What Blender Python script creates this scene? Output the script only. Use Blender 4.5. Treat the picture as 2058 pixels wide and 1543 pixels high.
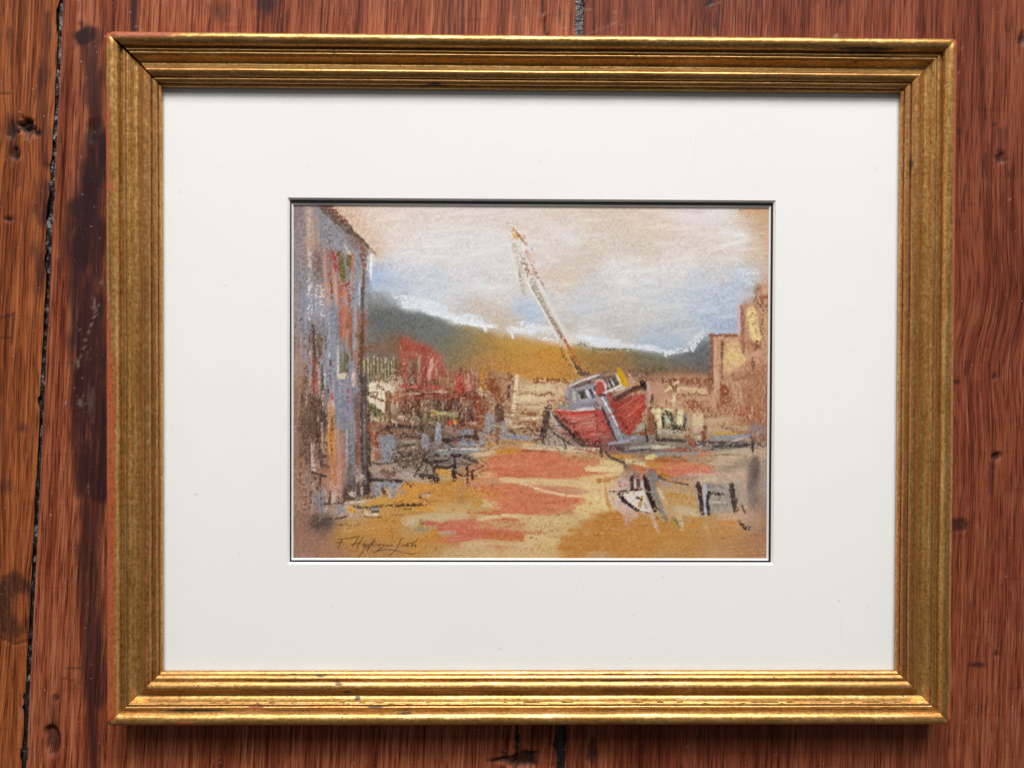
import bpy, math
import numpy as np
from mathutils import Vector

for o in list(bpy.data.objects):
    bpy.data.objects.remove(o, do_unlink=True)
SC = bpy.context.scene
COL = SC.collection

# ---------------------------------------------------------------- camera (metres; the picture lies on the boards, z up)
CAM_LOC = np.array([-0.01785, 0.00344, 0.48975])
CAM_ROT = (-0.01048, -0.01099, 0.00351)
FPX = 0.7514 * 2058
cd = bpy.data.cameras.new('camera')
cd.sensor_width = 36.0
cd.lens = 0.7514 * 36.0
cd.clip_start = 0.01
cd.clip_end = 50.0
cam = bpy.data.objects.new('camera', cd)
cam.location = CAM_LOC
cam.rotation_euler = CAM_ROT
COL.objects.link(cam)
SC.camera = cam

# ---------------------------------------------------------------- light: a wide low window beyond the top edge, an added soft fill lamp above it
WORLD = 0.46
wd = bpy.data.worlds.new('World')
SC.world = wd
wd.use_nodes = True
bg = wd.node_tree.nodes['Background']
bg.inputs[1].default_value = WORLD
# the room: pale walls all round, dim overhead where someone leans over the picture
_t = wd.node_tree
_tc = _t.nodes.new('ShaderNodeTexCoord'); _sx = _t.nodes.new('ShaderNodeSeparateXYZ'); _cr = _t.nodes.new('ShaderNodeValToRGB')
_t.links.new(_tc.outputs['Generated'], _sx.inputs[0]); _t.links.new(_sx.outputs[2], _cr.inputs[0])
_mr = _t.nodes.new('ShaderNodeMapRange'); _mr.interpolation_type = 'SMOOTHSTEP'           # the side away from the window is the dark side of the room
for _i, _v in zip(('From Min', 'From Max', 'To Min', 'To Max'), (-.75, .25, .22, 1.0)):
    _mr.inputs[_i].default_value = _v
_t.links.new(_sx.outputs[1], _mr.inputs['Value'])
_x2 = _t.nodes.new('ShaderNodeMath'); _x2.operation = 'MULTIPLY'; _xa = _t.nodes.new('ShaderNodeMath'); _xa.operation = 'MULTIPLY_ADD'; _xm = _t.nodes.new('ShaderNodeMath'); _xm.operation = 'MULTIPLY'
_t.links.new(_sx.outputs[0], _x2.inputs[0]); _t.links.new(_sx.outputs[0], _x2.inputs[1])                # side walls catch more of the window
_t.links.new(_x2.outputs[0], _xa.inputs[0]); _xa.inputs[1].default_value = 1.5; _xa.inputs[2].default_value = .62
_t.links.new(_xa.outputs[0], _xm.inputs[0]); _t.links.new(_mr.outputs[0], _xm.inputs[1])
_vm = _t.nodes.new('ShaderNodeVectorMath'); _vm.operation = 'SCALE'
_t.links.new(_cr.outputs[0], _vm.inputs[0]); _t.links.new(_xm.outputs[0], _vm.inputs['Scale']); _t.links.new(_vm.outputs[0], bg.inputs[0])
_e = _cr.color_ramp.elements
_e[0].position, _e[0].color = 0.0, (.80, .77, .73, 1)
_e[1].position, _e[1].color = 0.90, (.09, .088, .085, 1)
_m = _e.new(0.38); _m.color = (1.0, .97, .93, 1)
_m = _e.new(0.64); _m.color = (.42, .405, .39, 1)

def area_lamp(name, loc, target, sx, sy, power, color):
    l = bpy.data.lights.new(name, 'AREA')
    l.shape = 'RECTANGLE'
    l.size, l.size_y = sx, sy
    l.energy = power
    l.color = color
    o = bpy.data.objects.new(name, l)
    o.location = loc
    o.rotation_euler = (Vector(target) - Vector(loc)).to_track_quat('-Z', 'Y').to_euler()
    COL.objects.link(o)
    return o
area_lamp('window_light', (0.15, 3.04, 1.89), (0, 0, 0), 2.4, 0.80, 166.0, (1.0, 0.99, 0.975))
area_lamp('upper_fill_light', (-0.15, 3.12, 2.96), (0, 0, 0), 3.8, 1.0, 78.0, (1.0, 0.99, 0.98))  # added soft fill from the window side, not a second window

SC.view_settings.view_transform = 'Standard'
SC.view_settings.look = 'None'
SC.view_settings.exposure = 0.0
SC.view_settings.gamma = 1.0
SC.view_settings.use_curve_mapping = False
SC.render.engine = 'CYCLES'

# ---------------------------------------------------------------- helpers
def rot_matrix(r):
    cx, cy, cz = np.cos(r); sx, sy, sz = np.sin(r)
    X = np.array([[1, 0, 0], [0, cx, -sx], [0, sx, cx]])
    Y = np.array([[cy, 0, sy], [0, 1, 0], [-sy, 0, cy]])
    Z = np.array([[cz, -sz, 0], [sz, cz, 0], [0, 0, 1]])
    return Z @ Y @ X
RM = rot_matrix(np.array(CAM_ROT))

def at_px(x, y, z=0.0):
    """photo pixel -> point on the horizontal plane at height z"""
    d = RM @ np.array([(x - 1029.0) / FPX, -(y - 771.5) / FPX, -1.0])
    k = (z - CAM_LOC[2]) / d[2]
    return CAM_LOC + d * k

def sstep(x, a, b):
    t = np.clip((x - a) / (b - a), 0, 1)
    return t * t * (3 - 2 * t)

def noise1(x, period, seed):
    """smooth value noise in -1..1 along one axis"""
    r = np.random.RandomState(seed).rand(4096) * 2 - 1
    q = np.asarray(x) / period + 1000.0
    i = np.floor(q).astype(int)
    f = q - i
    f = f * f * (3 - 2 * f)
    return r[i % 4096] * (1 - f) + r[(i + 1) % 4096] * f

def noise2(x, y, px, py, seed):
    r = np.random.RandomState(seed).rand(512, 512) * 2 - 1
    qx = np.asarray(x) / px + 500.0; qy = np.asarray(y) / py + 500.0
    ix = np.floor(qx).astype(int); iy = np.floor(qy).astype(int)
    fx = qx - ix; fy = qy - iy
    fx = fx * fx * (3 - 2 * fx); fy = fy * fy * (3 - 2 * fy)
    ix %= 511; iy %= 511
    a = r[iy, ix] * (1 - fx) + r[iy, ix + 1] * fx
    b = r[iy + 1, ix] * (1 - fx) + r[iy + 1, ix + 1] * fx
    return a * (1 - fy) + b * fy

def grid_faces(nr, nc, flip=False):
    i = np.arange(nr - 1)[:, None] * nc + np.arange(nc - 1)[None, :]
    f = np.stack([i, i + 1, i + 1 + nc, i + nc], -1).reshape(-1, 4)
    return f[:, ::-1] if flip else f

def mesh_np(name, verts, quads, mat, parent=None, extra=None, smooth=True, loc=(0, 0, 0)):
    """fast mesh from numpy arrays: quads (n,4) plus optional n-gons"""
    me = bpy.data.meshes.new(name)
    verts = np.asarray(verts, np.float32)
    quads = np.asarray(quads, np.int32).reshape(-1, 4)
    extra = extra or []
    loops = np.concatenate([quads.ravel()] + [np.array(e, np.int32) for e in extra])
    sizes = np.concatenate([np.full(len(quads), 4, np.int32), np.array([len(e) for e in extra], np.int32)]).astype(np.int32)
    starts = np.concatenate([[0], np.cumsum(sizes)[:-1]]).astype(np.int32)
    me.vertices.add(len(verts)); me.vertices.foreach_set('co', verts.ravel())
    me.loops.add(len(loops)); me.loops.foreach_set('vertex_index', loops)
    me.polygons.add(len(sizes)); me.polygons.foreach_set('loop_start', starts); me.polygons.foreach_set('loop_total', sizes)
    me.polygons.foreach_set('use_smooth', np.full(len(sizes), smooth))
    me.update(calc_edges=True)
    me.validate()
    me.materials.append(mat)
    o = bpy.data.objects.new(name, me)
    o.location = loc
    COL.objects.link(o)
    if parent:
        o.parent = parent
    return o

def attr(o, name, kind, data):
    a = o.data.attributes.new(name, kind, 'POINT')
    a.data.foreach_set({'FLOAT': 'value', 'FLOAT_VECTOR': 'vector', 'FLOAT_COLOR': 'color'}[kind], np.asarray(data, np.float32).ravel())

class NT:
    """small wrapper for building node trees"""
    def __init__(self, name):
        self.m = bpy.data.materials.new(name)
        self.m.use_nodes = True
        self.t = self.m.node_tree
        self.t.nodes.clear()
        self.out = self.t.nodes.new('ShaderNodeOutputMaterial')
    def n(self, typ, **kw):
        x = self.t.nodes.new(typ)
        for k, v in kw.items():
            setattr(x, k, v)
        return x
    def link(self, a, b):
        self.t.links.new(a, b)
    def put(self, sock, v):
        if hasattr(v, 'is_output') or isinstance(v, bpy.types.NodeSocket):
            self.link(v, sock)
        else:
            sock.default_value = v
    def attr(self, name, out='Fac'):
        return self.n('ShaderNodeAttribute', attribute_name=name).outputs[out]
    def math(self, op, a, b=0.0, c=0.0, clamp=False):
        x = self.n('ShaderNodeMath', operation=op, use_clamp=clamp)
        for i, v in enumerate((a, b, c)):
            self.put(x.inputs[i], v)
        return x.outputs[0]
    def vmul(self, v, s):
        x = self.n('ShaderNodeVectorMath', operation='MULTIPLY')
        self.put(x.inputs[0], v); x.inputs[1].default_value = s
        return x.outputs[0]
    def noise(self, vec, scale=1.0, detail=2.0, rough=0.5, dist=0.0, out=0):
        x = self.n('ShaderNodeTexNoise')
        self.link(vec, x.inputs['Vector'])
        x.inputs['Scale'].default_value = scale; x.inputs['Detail'].default_value = detail
        x.inputs['Roughness'].default_value = rough; x.inputs['Distortion'].default_value = dist
        return x.outputs[out]
    def ramp(self, fac, stops, interp='LINEAR'):
        x = self.n('ShaderNodeValToRGB')
        x.color_ramp.interpolation = interp
        e = x.color_ramp.elements
        while len(e) < len(stops):
            e.new(0.5)
        for el, (p, c) in zip(e, stops):
            el.position = p
            el.color = (c, c, c, 1) if isinstance(c, (int, float)) else (*c, 1)
        self.put(x.inputs[0], fac)
        return x.outputs[0]
    def mix(self, fac, a, b, mode='MIX'):
        x = self.n('ShaderNodeMix', data_type='RGBA', blend_type=mode)
        self.put(x.inputs['Factor'], fac)
        for s, v in ((x.inputs['A'], a), (x.inputs['B'], b)):
            pass
        A = [i for i in x.inputs if i.name == 'A' and i.type == 'RGBA'][0]
        B = [i for i in x.inputs if i.name == 'B' and i.type == 'RGBA'][0]
        for s, v in ((A, a), (B, b)):
            if isinstance(v, tuple):
                s.default_value = (*v, 1)
            else:
                self.link(v, s)
        return [q for q in x.outputs if q.type == 'RGBA'][0]
    def bsdf(self, color, rough=0.5, metal=0.0, spec=0.5, bump=None, bstr=0.3, bdist=0.0003):
        b = self.n('ShaderNodeBsdfPrincipled')
        if isinstance(color, tuple):
            b.inputs['Base Color'].default_value = (*color, 1)
        else:
            self.link(color, b.inputs['Base Color'])
        self.put(b.inputs['Roughness'], rough)
        self.put(b.inputs['Metallic'], metal)
        self.put(b.inputs['Specular IOR Level'], spec)
        if bump is not None:
            bn = self.n('ShaderNodeBump')
            bn.inputs['Strength'].default_value = bstr
            bn.inputs['Distance'].default_value = bdist
            self.link(bump, bn.inputs['Height'])
            self.link(bn.outputs[0], b.inputs['Normal'])
        self.link(b.outputs[0], self.out.inputs[0])
        return b

def lin(h):
    c = np.array([int(h[i:i + 2], 16) for i in (0, 2, 4)], float) / 255
    return tuple(float(v) for v in np.where(c <= .04045, c / 12.92, ((c + .055) / 1.055) ** 2.4))

# ---------------------------------------------------------------- boards
def wood_material(name, dark, mid, light, streak, streak_amt):
    N = NT(name)
    g = N.attr('grain', 'Vector')
    coarse = N.noise(N.vmul(g, (38, 2.6, 1)), 1, 3, .55, .15)
    med = N.noise(N.vmul(g, (190, 5.5, 1)), 1, 4, .6, .15)
    fine = N.noise(N.vmul(g, (720, 14, 1)), 1, 3, .6, .1)
    pore = N.noise(N.vmul(g, (1500, 55, 1)), 1, 2, .5)
    v = N.math('MULTIPLY_ADD', med, .30, N.math('MULTIPLY_ADD', fine, .42, N.math('MULTIPLY_ADD', pore, .22, N.math('MULTIPLY', coarse, .26))))
    col = N.ramp(v, [(.47, dark), (.59, mid), (.71, light)])
    # light worn pores and dark open pores
    sl = N.ramp(N.noise(N.vmul(g, (900, 34, 1.7)), 1, 2, .5, .2), [(.56, 0.0), (.68, 1.0)])
    zone = N.ramp(N.noise(N.vmul(g, (22, 6, 1.3)), 1, 2, .5), [(.40, .15), (.62, 1.0)])
    col = N.mix(N.math('MULTIPLY', N.math('MULTIPLY', sl, zone), streak_amt), col, streak)
    dp = N.ramp(pore, [(.33, 1.0), (.45, 0.0)])
    col = N.mix(N.math('MULTIPLY', dp, .6), col, tuple(c * .35 for c in dark))
    # saw marks across, faint
    sm = N.noise(N.vmul(g, (25, 330, 2.1)), 1, 2, .5)
    col = N.mix(N.math('MULTIPLY', N.ramp(sm, [(.60, 0.0), (.78, 1.0)]), .22), col, tuple(c * .5 for c in dark))
    f = N.n('ShaderNodeAttribute', attribute_name='feat')
    sep = N.n('ShaderNodeSeparateColor')
    N.link(f.outputs['Color'], sep.inputs[0])
    brk = N.noise(N.vmul(g, (260, 40, 1)), 1, 4, .65)
    stain = N.math('MULTIPLY', sep.outputs[0], N.ramp(brk, [(.28, .72), (.46, 1.12)]), clamp=True)
    scol = N.mix(fine, (.010, .004, .005), (.048, .016, .017))
    col = N.mix(stain, col, scol)
    hole = N.math('MULTIPLY', sep.outputs[2], N.ramp(N.noise(N.vmul(g, (700, 400, 1)), 1, 3), [(.25, .7), (.6, 1.0)]), clamp=True)
    col = N.mix(hole, col, (.012, .008, .008))
    col = N.mix(N.math('MULTIPLY', sep.outputs[1], N.ramp(brk, [(.35, .15), (.65, .75)])), col, (.34, .22, .18))
    # dust
    dn = N.ramp(N.noise(N.vmul(g, (560, 560, 1)), 1, 1, .4), [(.775, 0.0), (.80, 1.0)])
    col = N.mix(N.math('MULTIPLY', dn, .5), col, (.45, .38, .34))
    rough = N.math('MULTIPLY_ADD', med, .30, .36)
    h = N.math('MULTIPLY_ADD', fine, .6, N.math('MULTIPLY_ADD', pore, .25, N.math('MULTIPLY_ADD', med, .6, N.math('MULTIPLY', brk, .25))))
    N.bsdf(col, rough, 0.0, .15, h, .5, .0003)
    return N.m
WOODS = [
    wood_material('board_orange', lin('4A2210'), lin('824322'), lin('A66238'), lin('B87E50'), .16),
    wood_material('board_brown', lin('441A0F'), lin('803E25'), lin('A66444'), lin('C08C66'), .16),
    wood_material('board_red', lin('42190E'), lin('733622'), lin('8E4F35'), lin('BC8868'), .28),
]
def plain(name, color, rough, spec=.5, nscale=0, amt=0, bstr=.3, bdist=.0003):
    N = NT(name)
    if nscale:
        tc = N.n('ShaderNodeTexCoord').outputs['Object']
        n = N.noise(tc, nscale, 4, .6)
        col = N.mix(n, tuple(c * (1 - amt) for c in color), tuple(min(1, c * (1 + amt)) for c in color))
        N.bsdf(col, rough, 0, spec, n, bstr, bdist)
    else:
        N.bsdf(color, rough, 0, spec)
    return N.m
M_SUB = plain('floor_base_dark', (.012, .008, .006), .9, .2, 60, .4)
M_TAR = plain('black_caulk', (.016, .014, .014), .34, .6, 420, .5, .9, .0012)

# seams measured along the boards: (pixel x at the top of the photo, at the bottom)
def seam(pts):
    w = np.array([at_px(x, y)[:2] for x, y in pts])
    k = np.polyfit(w[:, 1], w[:, 0], 1)
    return lambda y: k[0] * y + k[1]
SEAMS = [seam([(121, 0), (113, 130), (105, 290), (99, 500), (86, 760), (73, 1000), (61, 1211), (46, 1528)]),
         seam([(1166, 0), (1146, 771), (1127, 1520)])]
WID = 0.325
seams = [lambda y: SEAMS[0](y) - 2 * WID, lambda y: SEAMS[0](y) - WID, SEAMS[0], SEAMS[1], lambda y: SEAMS[1](y) + WID, lambda y: SEAMS[1](y) + 2 * WID]
GAPW = [.004, .004, .0027, .0052, .004, .004]
Y0, Y1 = -.55, .55
sub = mesh_np('floor', [(-1.1, -.56, -.030), (1.1, -.56, -.030), (1.1, .56, -.030), (-1.1, .56, -.030), (-1.1, -.56, -.0265), (1.1, -.56, -.0265), (1.1, .56, -.0265), (-1.1, .56, -.0265)],
              [(3, 2, 1, 0), (4, 5, 6, 7), (0, 1, 5, 4), (1, 2, 6, 5), (2, 3, 7, 6), (3, 0, 4, 7)], M_SUB, smooth=False)
sub['kind'] = 'structure'

PXM = 3145.0            # photo pixels per metre on the boards
def ell(X, Y, px, py, rx, ry, soft=.35, wob=.25, seed=0, ang=0.0):
    c = at_px(px, py)
    dx = (X - c[0]) * PXM; dy = (Y - c[1]) * PXM
    if ang:
        ca, sa = math.cos(ang), math.sin(ang)
        dx, dy = dx * ca + dy * sa, -dx * sa + dy * ca
    r = np.hypot(dx / rx, dy / ry)
    r = r * (1 + wob * noise2(dx, dy, max(rx, 3) * .6, max(ry, 3) * .6, 11 + seed))
    return 1 - sstep(r, 1 - soft, 1 + soft)
def line(X, Y, pts, w, soft=.5, wob=.3, seed=0):
    P = np.array([at_px(x, y)[:2] for x, y in pts])
    best = np.full(X.shape, 1e9)
    for i in range(len(P) - 1):
        d = P[i + 1] - P[i]
        t = np.clip(((X - P[i, 0]) * d[0] + (Y - P[i, 1]) * d[1]) / (d @ d), 0, 1)
        best = np.minimum(best, np.hypot(X - P[i, 0] - t * d[0], Y - P[i, 1] - t * d[1]))
    r = best * PXM / (w / 2)
    r = r * (1 + wob * noise2(X, Y, .004, .012, 30 + seed))
    return 1 - sstep(r, 1 - soft, 1 + soft)

def steps(a, b, fine_ranges, fine, coarse):
    o = [a]
    while o[-1] < b - 1e-9:
        x = o[-1]
        st = fine if any(p - coarse <= x <= q for p, q in fine_ranges) else coarse
        o.append(min(b, x + st))
    if o[-1] - o[-2] < .3 * fine:
        o.pop(-2)
    return np.array(o)

def make_board(k, mat, fine_u, dx):
    """board between seam k and k+1"""
    detailed = bool(fine_u)
    ys = steps(Y0, Y1, [(-.262, .262)] if detailed else [], .0013, .02)
    y = ys[:, None]
    xl = seams[k](y) + GAPW[k] / 2
    xr = seams[k + 1](y) - GAPW[k + 1] / 2
    # worn, chipped arrises
    def chips(y, s):
        c = .00045 * noise1(y, .006, s) + .0004 * noise1(y, .021, s + 1) + .0006 * np.maximum(0, noise1(y, .035, s + 2) - .35)
        return c + .0022 * sstep(noise1(y, .017, s + 3), .62, .74) * sstep(noise1(y, .004, s + 5), -.2, .4)
    xl = xl + (.25 if k == 2 else .6) * np.maximum(-.0006, chips(y, 10 * k + 1))
    big = 1.0
    if k == 1:
        nib = sum(ell(np.zeros_like(y) + SEAMS[0](y), y, px, py, 16, ry, .5) * d for px, py, ry, d in
                  ((112, 32, 22, .0014), (97, 430, 28, .0016), (92, 480, 16, .0012), (88, 520, 14, .0014), (95, 335, 12, .001), (52, 1420, 18, .0008)))
        big = 0.6
        xr = xr - nib
    xr = xr - big * np.maximum(-.0006, chips(y, 10 * k + 6))
    w = float((xr - xl).mean())
    us = steps(0, 1, fine_u or [], dx / w, max(dx / w, .03))
    X = xl + (xr - xl) * us[None, :]
    Y = np.repeat(ys[:, None], len(us), 1)
    z = np.zeros_like(X)
    feat = np.zeros(X.shape + (3,))
    # rounded arrises
    eL = (X - xl); eR = (xr - X)
    z -= .0012 * np.clip(1 - eL / .0016, 0, 1) ** 2 + .0012 * np.clip(1 - eR / .0016, 0, 1) ** 2
    z -= .00012 * (1 + noise2(X, Y, .05, .2, 3 + k))
    u = X - seams[k](Y)
    v = Y.copy()
    if detailed:
        ins = (X > -1)
        def stain(m, a): feat[..., 0] = np.maximum(feat[..., 0], m * a)
        def hole(m, d, a=1.0):
            nonlocal z
            feat[..., 2] = np.maximum(feat[..., 2], sstep(m, .15, .85) * a)
            z = z - m * d
        def scr(m, a=1.0): feat[..., 1] = np.maximum(feat[..., 1], m * a)
        if k == 1:
            hole(ell(X, Y, 23, 262, 9, 15, .25), .0012, .8); hole(ell(X, Y, 52, 250, 13, 12, .2, .5, 1), .0030); hole(ell(X, Y, 56, 264, 12, 10, .3, .4, 2), .0022, .6)
            hole(ell(X, Y, 73, 268, 9, 6, .3, .3, 3), .0016, .9); hole(ell(X, Y, 30, 313, 8, 13, .3, .5, 4), .0018, .85); hole(ell(X, Y, 16, 441, 9, 4, .3, .4, 5), .0012, .9)
            hole(line(X, Y, [(22, 440), (52, 441)], 2.5), .0004, .5); hole(line(X, Y, [(0, 188), (18, 188)], 2.5), .0004, .6)
            stain(line(X, Y, [(22, 240), (24, 300)], 22, .8), .5); stain(line(X, Y, [(95, 30), (85, 180), (90, 330)], 14, .9, .6, 3), .55); stain(line(X, Y, [(20, 60), (22, 130)], 8, .9, .6, 4), .45)
            stain(ell(X, Y, 85, 420, 12, 40, .7, .5, 6), .7); stain(ell(X, Y, 78, 540, 10, 60, .7, .5, 7), .6)
            hole(np.clip(ell(X, Y, 28, 1215, 44, 62, .22, .12, 8) - .8 * ell(X, Y, 40, 1222, 20, 34, .6, .2, 9), 0, 1), .0003, .8); hole(line(X, Y, [(0, 1282), (30, 1293), (56, 1288)], 4), .0006, .7); hole(line(X, Y, [(0, 1160), (22, 1163)], 3), .0004, .6)
            stain(line(X, Y, [(0, 640), (28, 630), (22, 690)], 5, .6, .5, 5), .6); stain(line(X, Y, [(0, 679), (22, 679)], 4), .6); stain(ell(X, Y, 45, 860, 12, 9, .6), .5); stain(ell(X, Y, 10, 975, 14, 14, .6), .5); stain(line(X, Y, [(38, 330), (36, 370)], 9, .8), .4)
            stain(line(X, Y, [(40, 700), (42, 760)], 6, .8), .35); stain(line(X, Y, [(0, 820), (10, 960)], 12, .9), .35)
            scr(line(X, Y, [(40, 1440), (46, 1415)], 6, .8, .8), .5)
            for cx, cy, r, A in ((28, 1215, 62, 22), (50, 262, 26, 6), (28, 262, 22, 5)):
                c = at_px(cx, cy); ddx = (X - c[0]) * PXM; ddy = (Y - c[1]) * PXM
                u = u + A / PXM * np.tanh(ddx / (r * .4)) * np.exp(-(ddx ** 2 + (ddy * .55) ** 2) / (2 * r * r))
        if k == 2:
            stain(ell(X, Y, 173, 72, 22, 22, .35, .4, 1), .95); stain(line(X, Y, [(178, 75), (182, 150), (190, 230), (190, 300)], 36, .6, .5, 1), .75); stain(line(X, Y, [(200, 290), (190, 350), (170, 420), (165, 520)], 66, .6, .35, 2), .9)
            stain(line(X, Y, [(172, 420), (175, 560), (180, 760), (188, 980)], 74, .35, .22, 3), .84); stain(line(X, Y, [(150, 620), (146, 760), (150, 900)], 13, .7, .5, 4), .7)
            stain(line(X, Y, [(190, 960), (178, 1110), (182, 1250), (188, 1400)], 50, .6, .35, 5), .74); stain(line(X, Y, [(170, 1180), (180, 1350), (190, 1543)], 20, .7, .4, 6), .75)
            stain(line(X, Y, [(270, -10), (270, 60)], 16, .6, .4, 7), .75); stain(ell(X, Y, 535, 8, 21, 24, .45, .3, 4), .7); stain(ell(X, Y, 440, 25, 30, 14, .9, .6, 5), .4); stain(line(X, Y, [(930, -10), (931, 70)], 7, .7), .7)
            stain(line(X, Y, [(900, -10), (905, 70)], 34, .9), .3); stain(line(X, Y, [(1040, 0), (1045, 70)], 14, .9), .35)
            hole(line(X, Y, [(1091, -10), (1093, 40), (1098, 72)], 3.4, .5, .3), .0020); hole(line(X, Y, [(1038, 1450), (1040, 1490), (1036, 1543)], 6, .5, .4), .0025); hole(ell(X, Y, 1050, 1528, 34, 14, .3, .5, 6), .0030, .9)
            hole(ell(X, Y, 104, 1488, 13, 34, .2, .25, 7), .0030, .75); stain(line(X, Y, [(108, 1400), (106, 1460)], 12, .8), .6); hole(ell(X, Y, 112, 1402, 5, 7, .3), .0010, .7); stain(line(X, Y, [(125, 1340), (165, 1342)], 3, .6), .6); stain(line(X, Y, [(120, 1360), (165, 1372)], 3, .6), .5)
            hole(ell(X, Y, 187, 262, 9, 16, .5, .4, 8), .0010, .55)
            scr(line(X, Y, [(193, 625), (170, 690), (155, 740)], 2.0, .8, .9), .8); scr(line(X, Y, [(160, 660), (180, 720)], 1.6, .8, .9), .5); scr(ell(X, Y, 203, 567, 5, 4, .5, .6), 1); scr(ell(X, Y, 190, 613, 4, 9, .5, .8), .8)
            scr(line(X, Y, [(176, 770), (182, 850)], 4, .8, .6), .28); scr(line(X, Y, [(187, 780), (185, 850)], 4, .8, .6), .25); scr(ell(X, Y, 160, 810, 6, 5, .5, .9), .8)
            for (a, b, c, d) in ((1040, 30, 1110, 28), (1100, 50, 1152, 60), (1095, 28, 1140, 32), (1020, 32, 1060, 40), (270, 50, 285, 62)):
                scr(line(X, Y, [(a, b), (c, d)], 1.6, .8, .9), .75)
        if k == 3:
            hole(ell(X, Y, 2011, 316, 8, 12, .4, .4, 1), .0016, .85); hole(ell(X, Y, 2003, 917, 10, 8, .25, .3, 2), .0016, .9); hole(ell(X, Y, 1926, 1055, 20, 12, .3, .25, 3), .0006, .75); hole(ell(X, Y, 2000, 756, 5, 6, .4), .0010, .8); hole(ell(X, Y, 2054, 78, 6, 12, .3), .0016, .9)
            hole(ell(X, Y, 2002, 1314, 5, 5, .4), .0008, .7); stain(ell(X, Y, 1965, 1335, 17, 5, .7), .8); stain(ell(X, Y, 1923, 767, 7, 5, .6), .8); stain(ell(X, Y, 1928, 265, 5, 6, .6), .7); stain(ell(X, Y, 1998, 250, 4, 4, .6), .8); stain(line(X, Y, [(2012, 260), (2011, 300)], 8, .9), .5); stain(line(X, Y, [(1980, 310), (1976, 355)], 4, .8), .6); stain(line(X, Y, [(1941, 370), (1937, 425)], 5, .8), .6); stain(ell(X, Y, 2028, 350, 4, 7, .6), .6); stain(line(X, Y, [(1993, 930), (1990, 990)], 8, .9), .5)
            stain(ell(X, Y, 1428, 3, 9, 9, .4, .6), .9); scr(line(X, Y, [(1428, 12), (1448, 4)], 4, .6, .9), .8); stain(line(X, Y, [(1443, 0), (1442, 70)], 8, .9), .4); scr(ell(X, Y, 1681, 72, 6, 3, .4, .6), 1); hole(ell(X, Y, 1190, 1508, 11, 24, .6), .0008, .75)
            for (a, b, c, d) in ((1180, 70, 1240, 45), (1240, 52, 1268, 44), (1175, 20, 1240, 24), (1250, 60, 1246, 72), (1200, 72, 1230, 74)):
                scr(line(X, Y, [(a, b), (c, d)], 1.6, .8, .9), .75)
            for px, py, r in ((1933, 97, 2.5), (1935, 122, 2), (1929, 145, 2.2), (2045, 120, 2), (2030, 400, 2), (1990, 180, 1.6), (2045, 1500, 2), (1940, 1450, 1.6), (1380, 1500, 2), (1560, 1516, 2), (1950, 1200, 1.5)):
                scr(ell(X, Y, px, py, r, r, .5, .3), 1)
            # grain swings aside half way down
            c = at_px(1990, 660)
            u = u - .007 * np.exp(-((Y - c[1]) / .05) ** 2) * np.exp(-((X - c[0]) / .12) ** 2) * np.tanh((Y - c[1]) / .03)
    u = u + .0007 * noise2(X, Y, .03, .16, 70 + k) + .00015 * noise2(X, Y, .01, .05, 80 + k)
    nr, nc = X.shape
    top = np.stack([X, Y, z], -1).reshape(-1, 3)
    # side skirts
    def skirt(j):
        a = np.stack([X[:, j], Y[:, j], np.full(nr, -.026)], -1)
        return a
    V = np.concatenate([top, skirt(0), skirt(nc - 1)])
    f = [grid_faces(nr, nc)]
    r = np.arange(nr - 1)
    L = nr * nc
    f.append(np.stack([L + r, r * nc, (r + 1) * nc, L + r + 1][::-1], -1))
    R = L + nr
    f.append(np.stack([R + r, r * nc + nc - 1, (r + 1) * nc + nc - 1, R + r + 1], -1))
    ends = []
    for row in (0, nr - 1):
        e = [int(L + row)] + [int(row * nc + c) for c in range(nc)] + [int(R + row)]
        ends.append(e if row else e[::-1])
    o = mesh_np('plank', V, np.concatenate(f), mat, sub, ends)
    G = np.stack([u, v, np.full_like(u, 7.3 * k + 1)], -1).reshape(-1, 3)
    G = np.concatenate([G, G[::nc][:nr], G[nc - 1::nc][:nr]])
    FC = np.concatenate([np.clip(feat, 0, 1), np.ones(X.shape + (1,))], -1).reshape(-1, 4)
    FC = np.concatenate([FC, FC[::nc][:nr], FC[nc - 1::nc][:nr]])
    attr(o, 'grain', 'FLOAT_VECTOR', G)
    attr(o, 'feat', 'FLOAT_COLOR', FC)
    return o
make_board(0, WOODS[1], None, .02)
make_board(1, WOODS[0], [(.80, 1.0)], .0011)
make_board(2, WOODS[1], [(0, 1)], .0014)
make_board(3, WOODS[2], [(0, 1)], .0014)
make_board(4, WOODS[1], None, .02)

def make_caulk(k, zt, amp, seed):
    ys = np.arange(Y0, Y1, .0012)
    us = np.linspace(-1, 1, 9)
    X = seams[k](ys[:, None]) + us[None, :] * GAPW[k] * .95
    Y = np.repeat(ys[:, None], 9, 1)
    z = zt + amp * noise2(X, Y, .0016, .004, seed) + amp * .7 * noise2(X, Y, .004, .013, seed + 1)
    z = np.minimum(z, -.0004) 
    return mesh_np('caulk_strip', np.stack([X, Y, z], -1).reshape(-1, 3), grid_faces(len(ys), 9), M_TAR, sub)
make_caulk(2, -.0026, .0014, 5)
make_caulk(3, -.0022, .0006, 15)
make_caulk(1, -.0028, .001, 25)
make_caulk(4, -.0028, .001, 35)
# ---------------------------------------------------------------- the pastel: colours of the drawing, stroke by stroke
import numpy as np
PX0, PY0, PW, PH = 586, 408, 962, 718          # drawing measured on a 962 x 718 unit sheet

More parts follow.
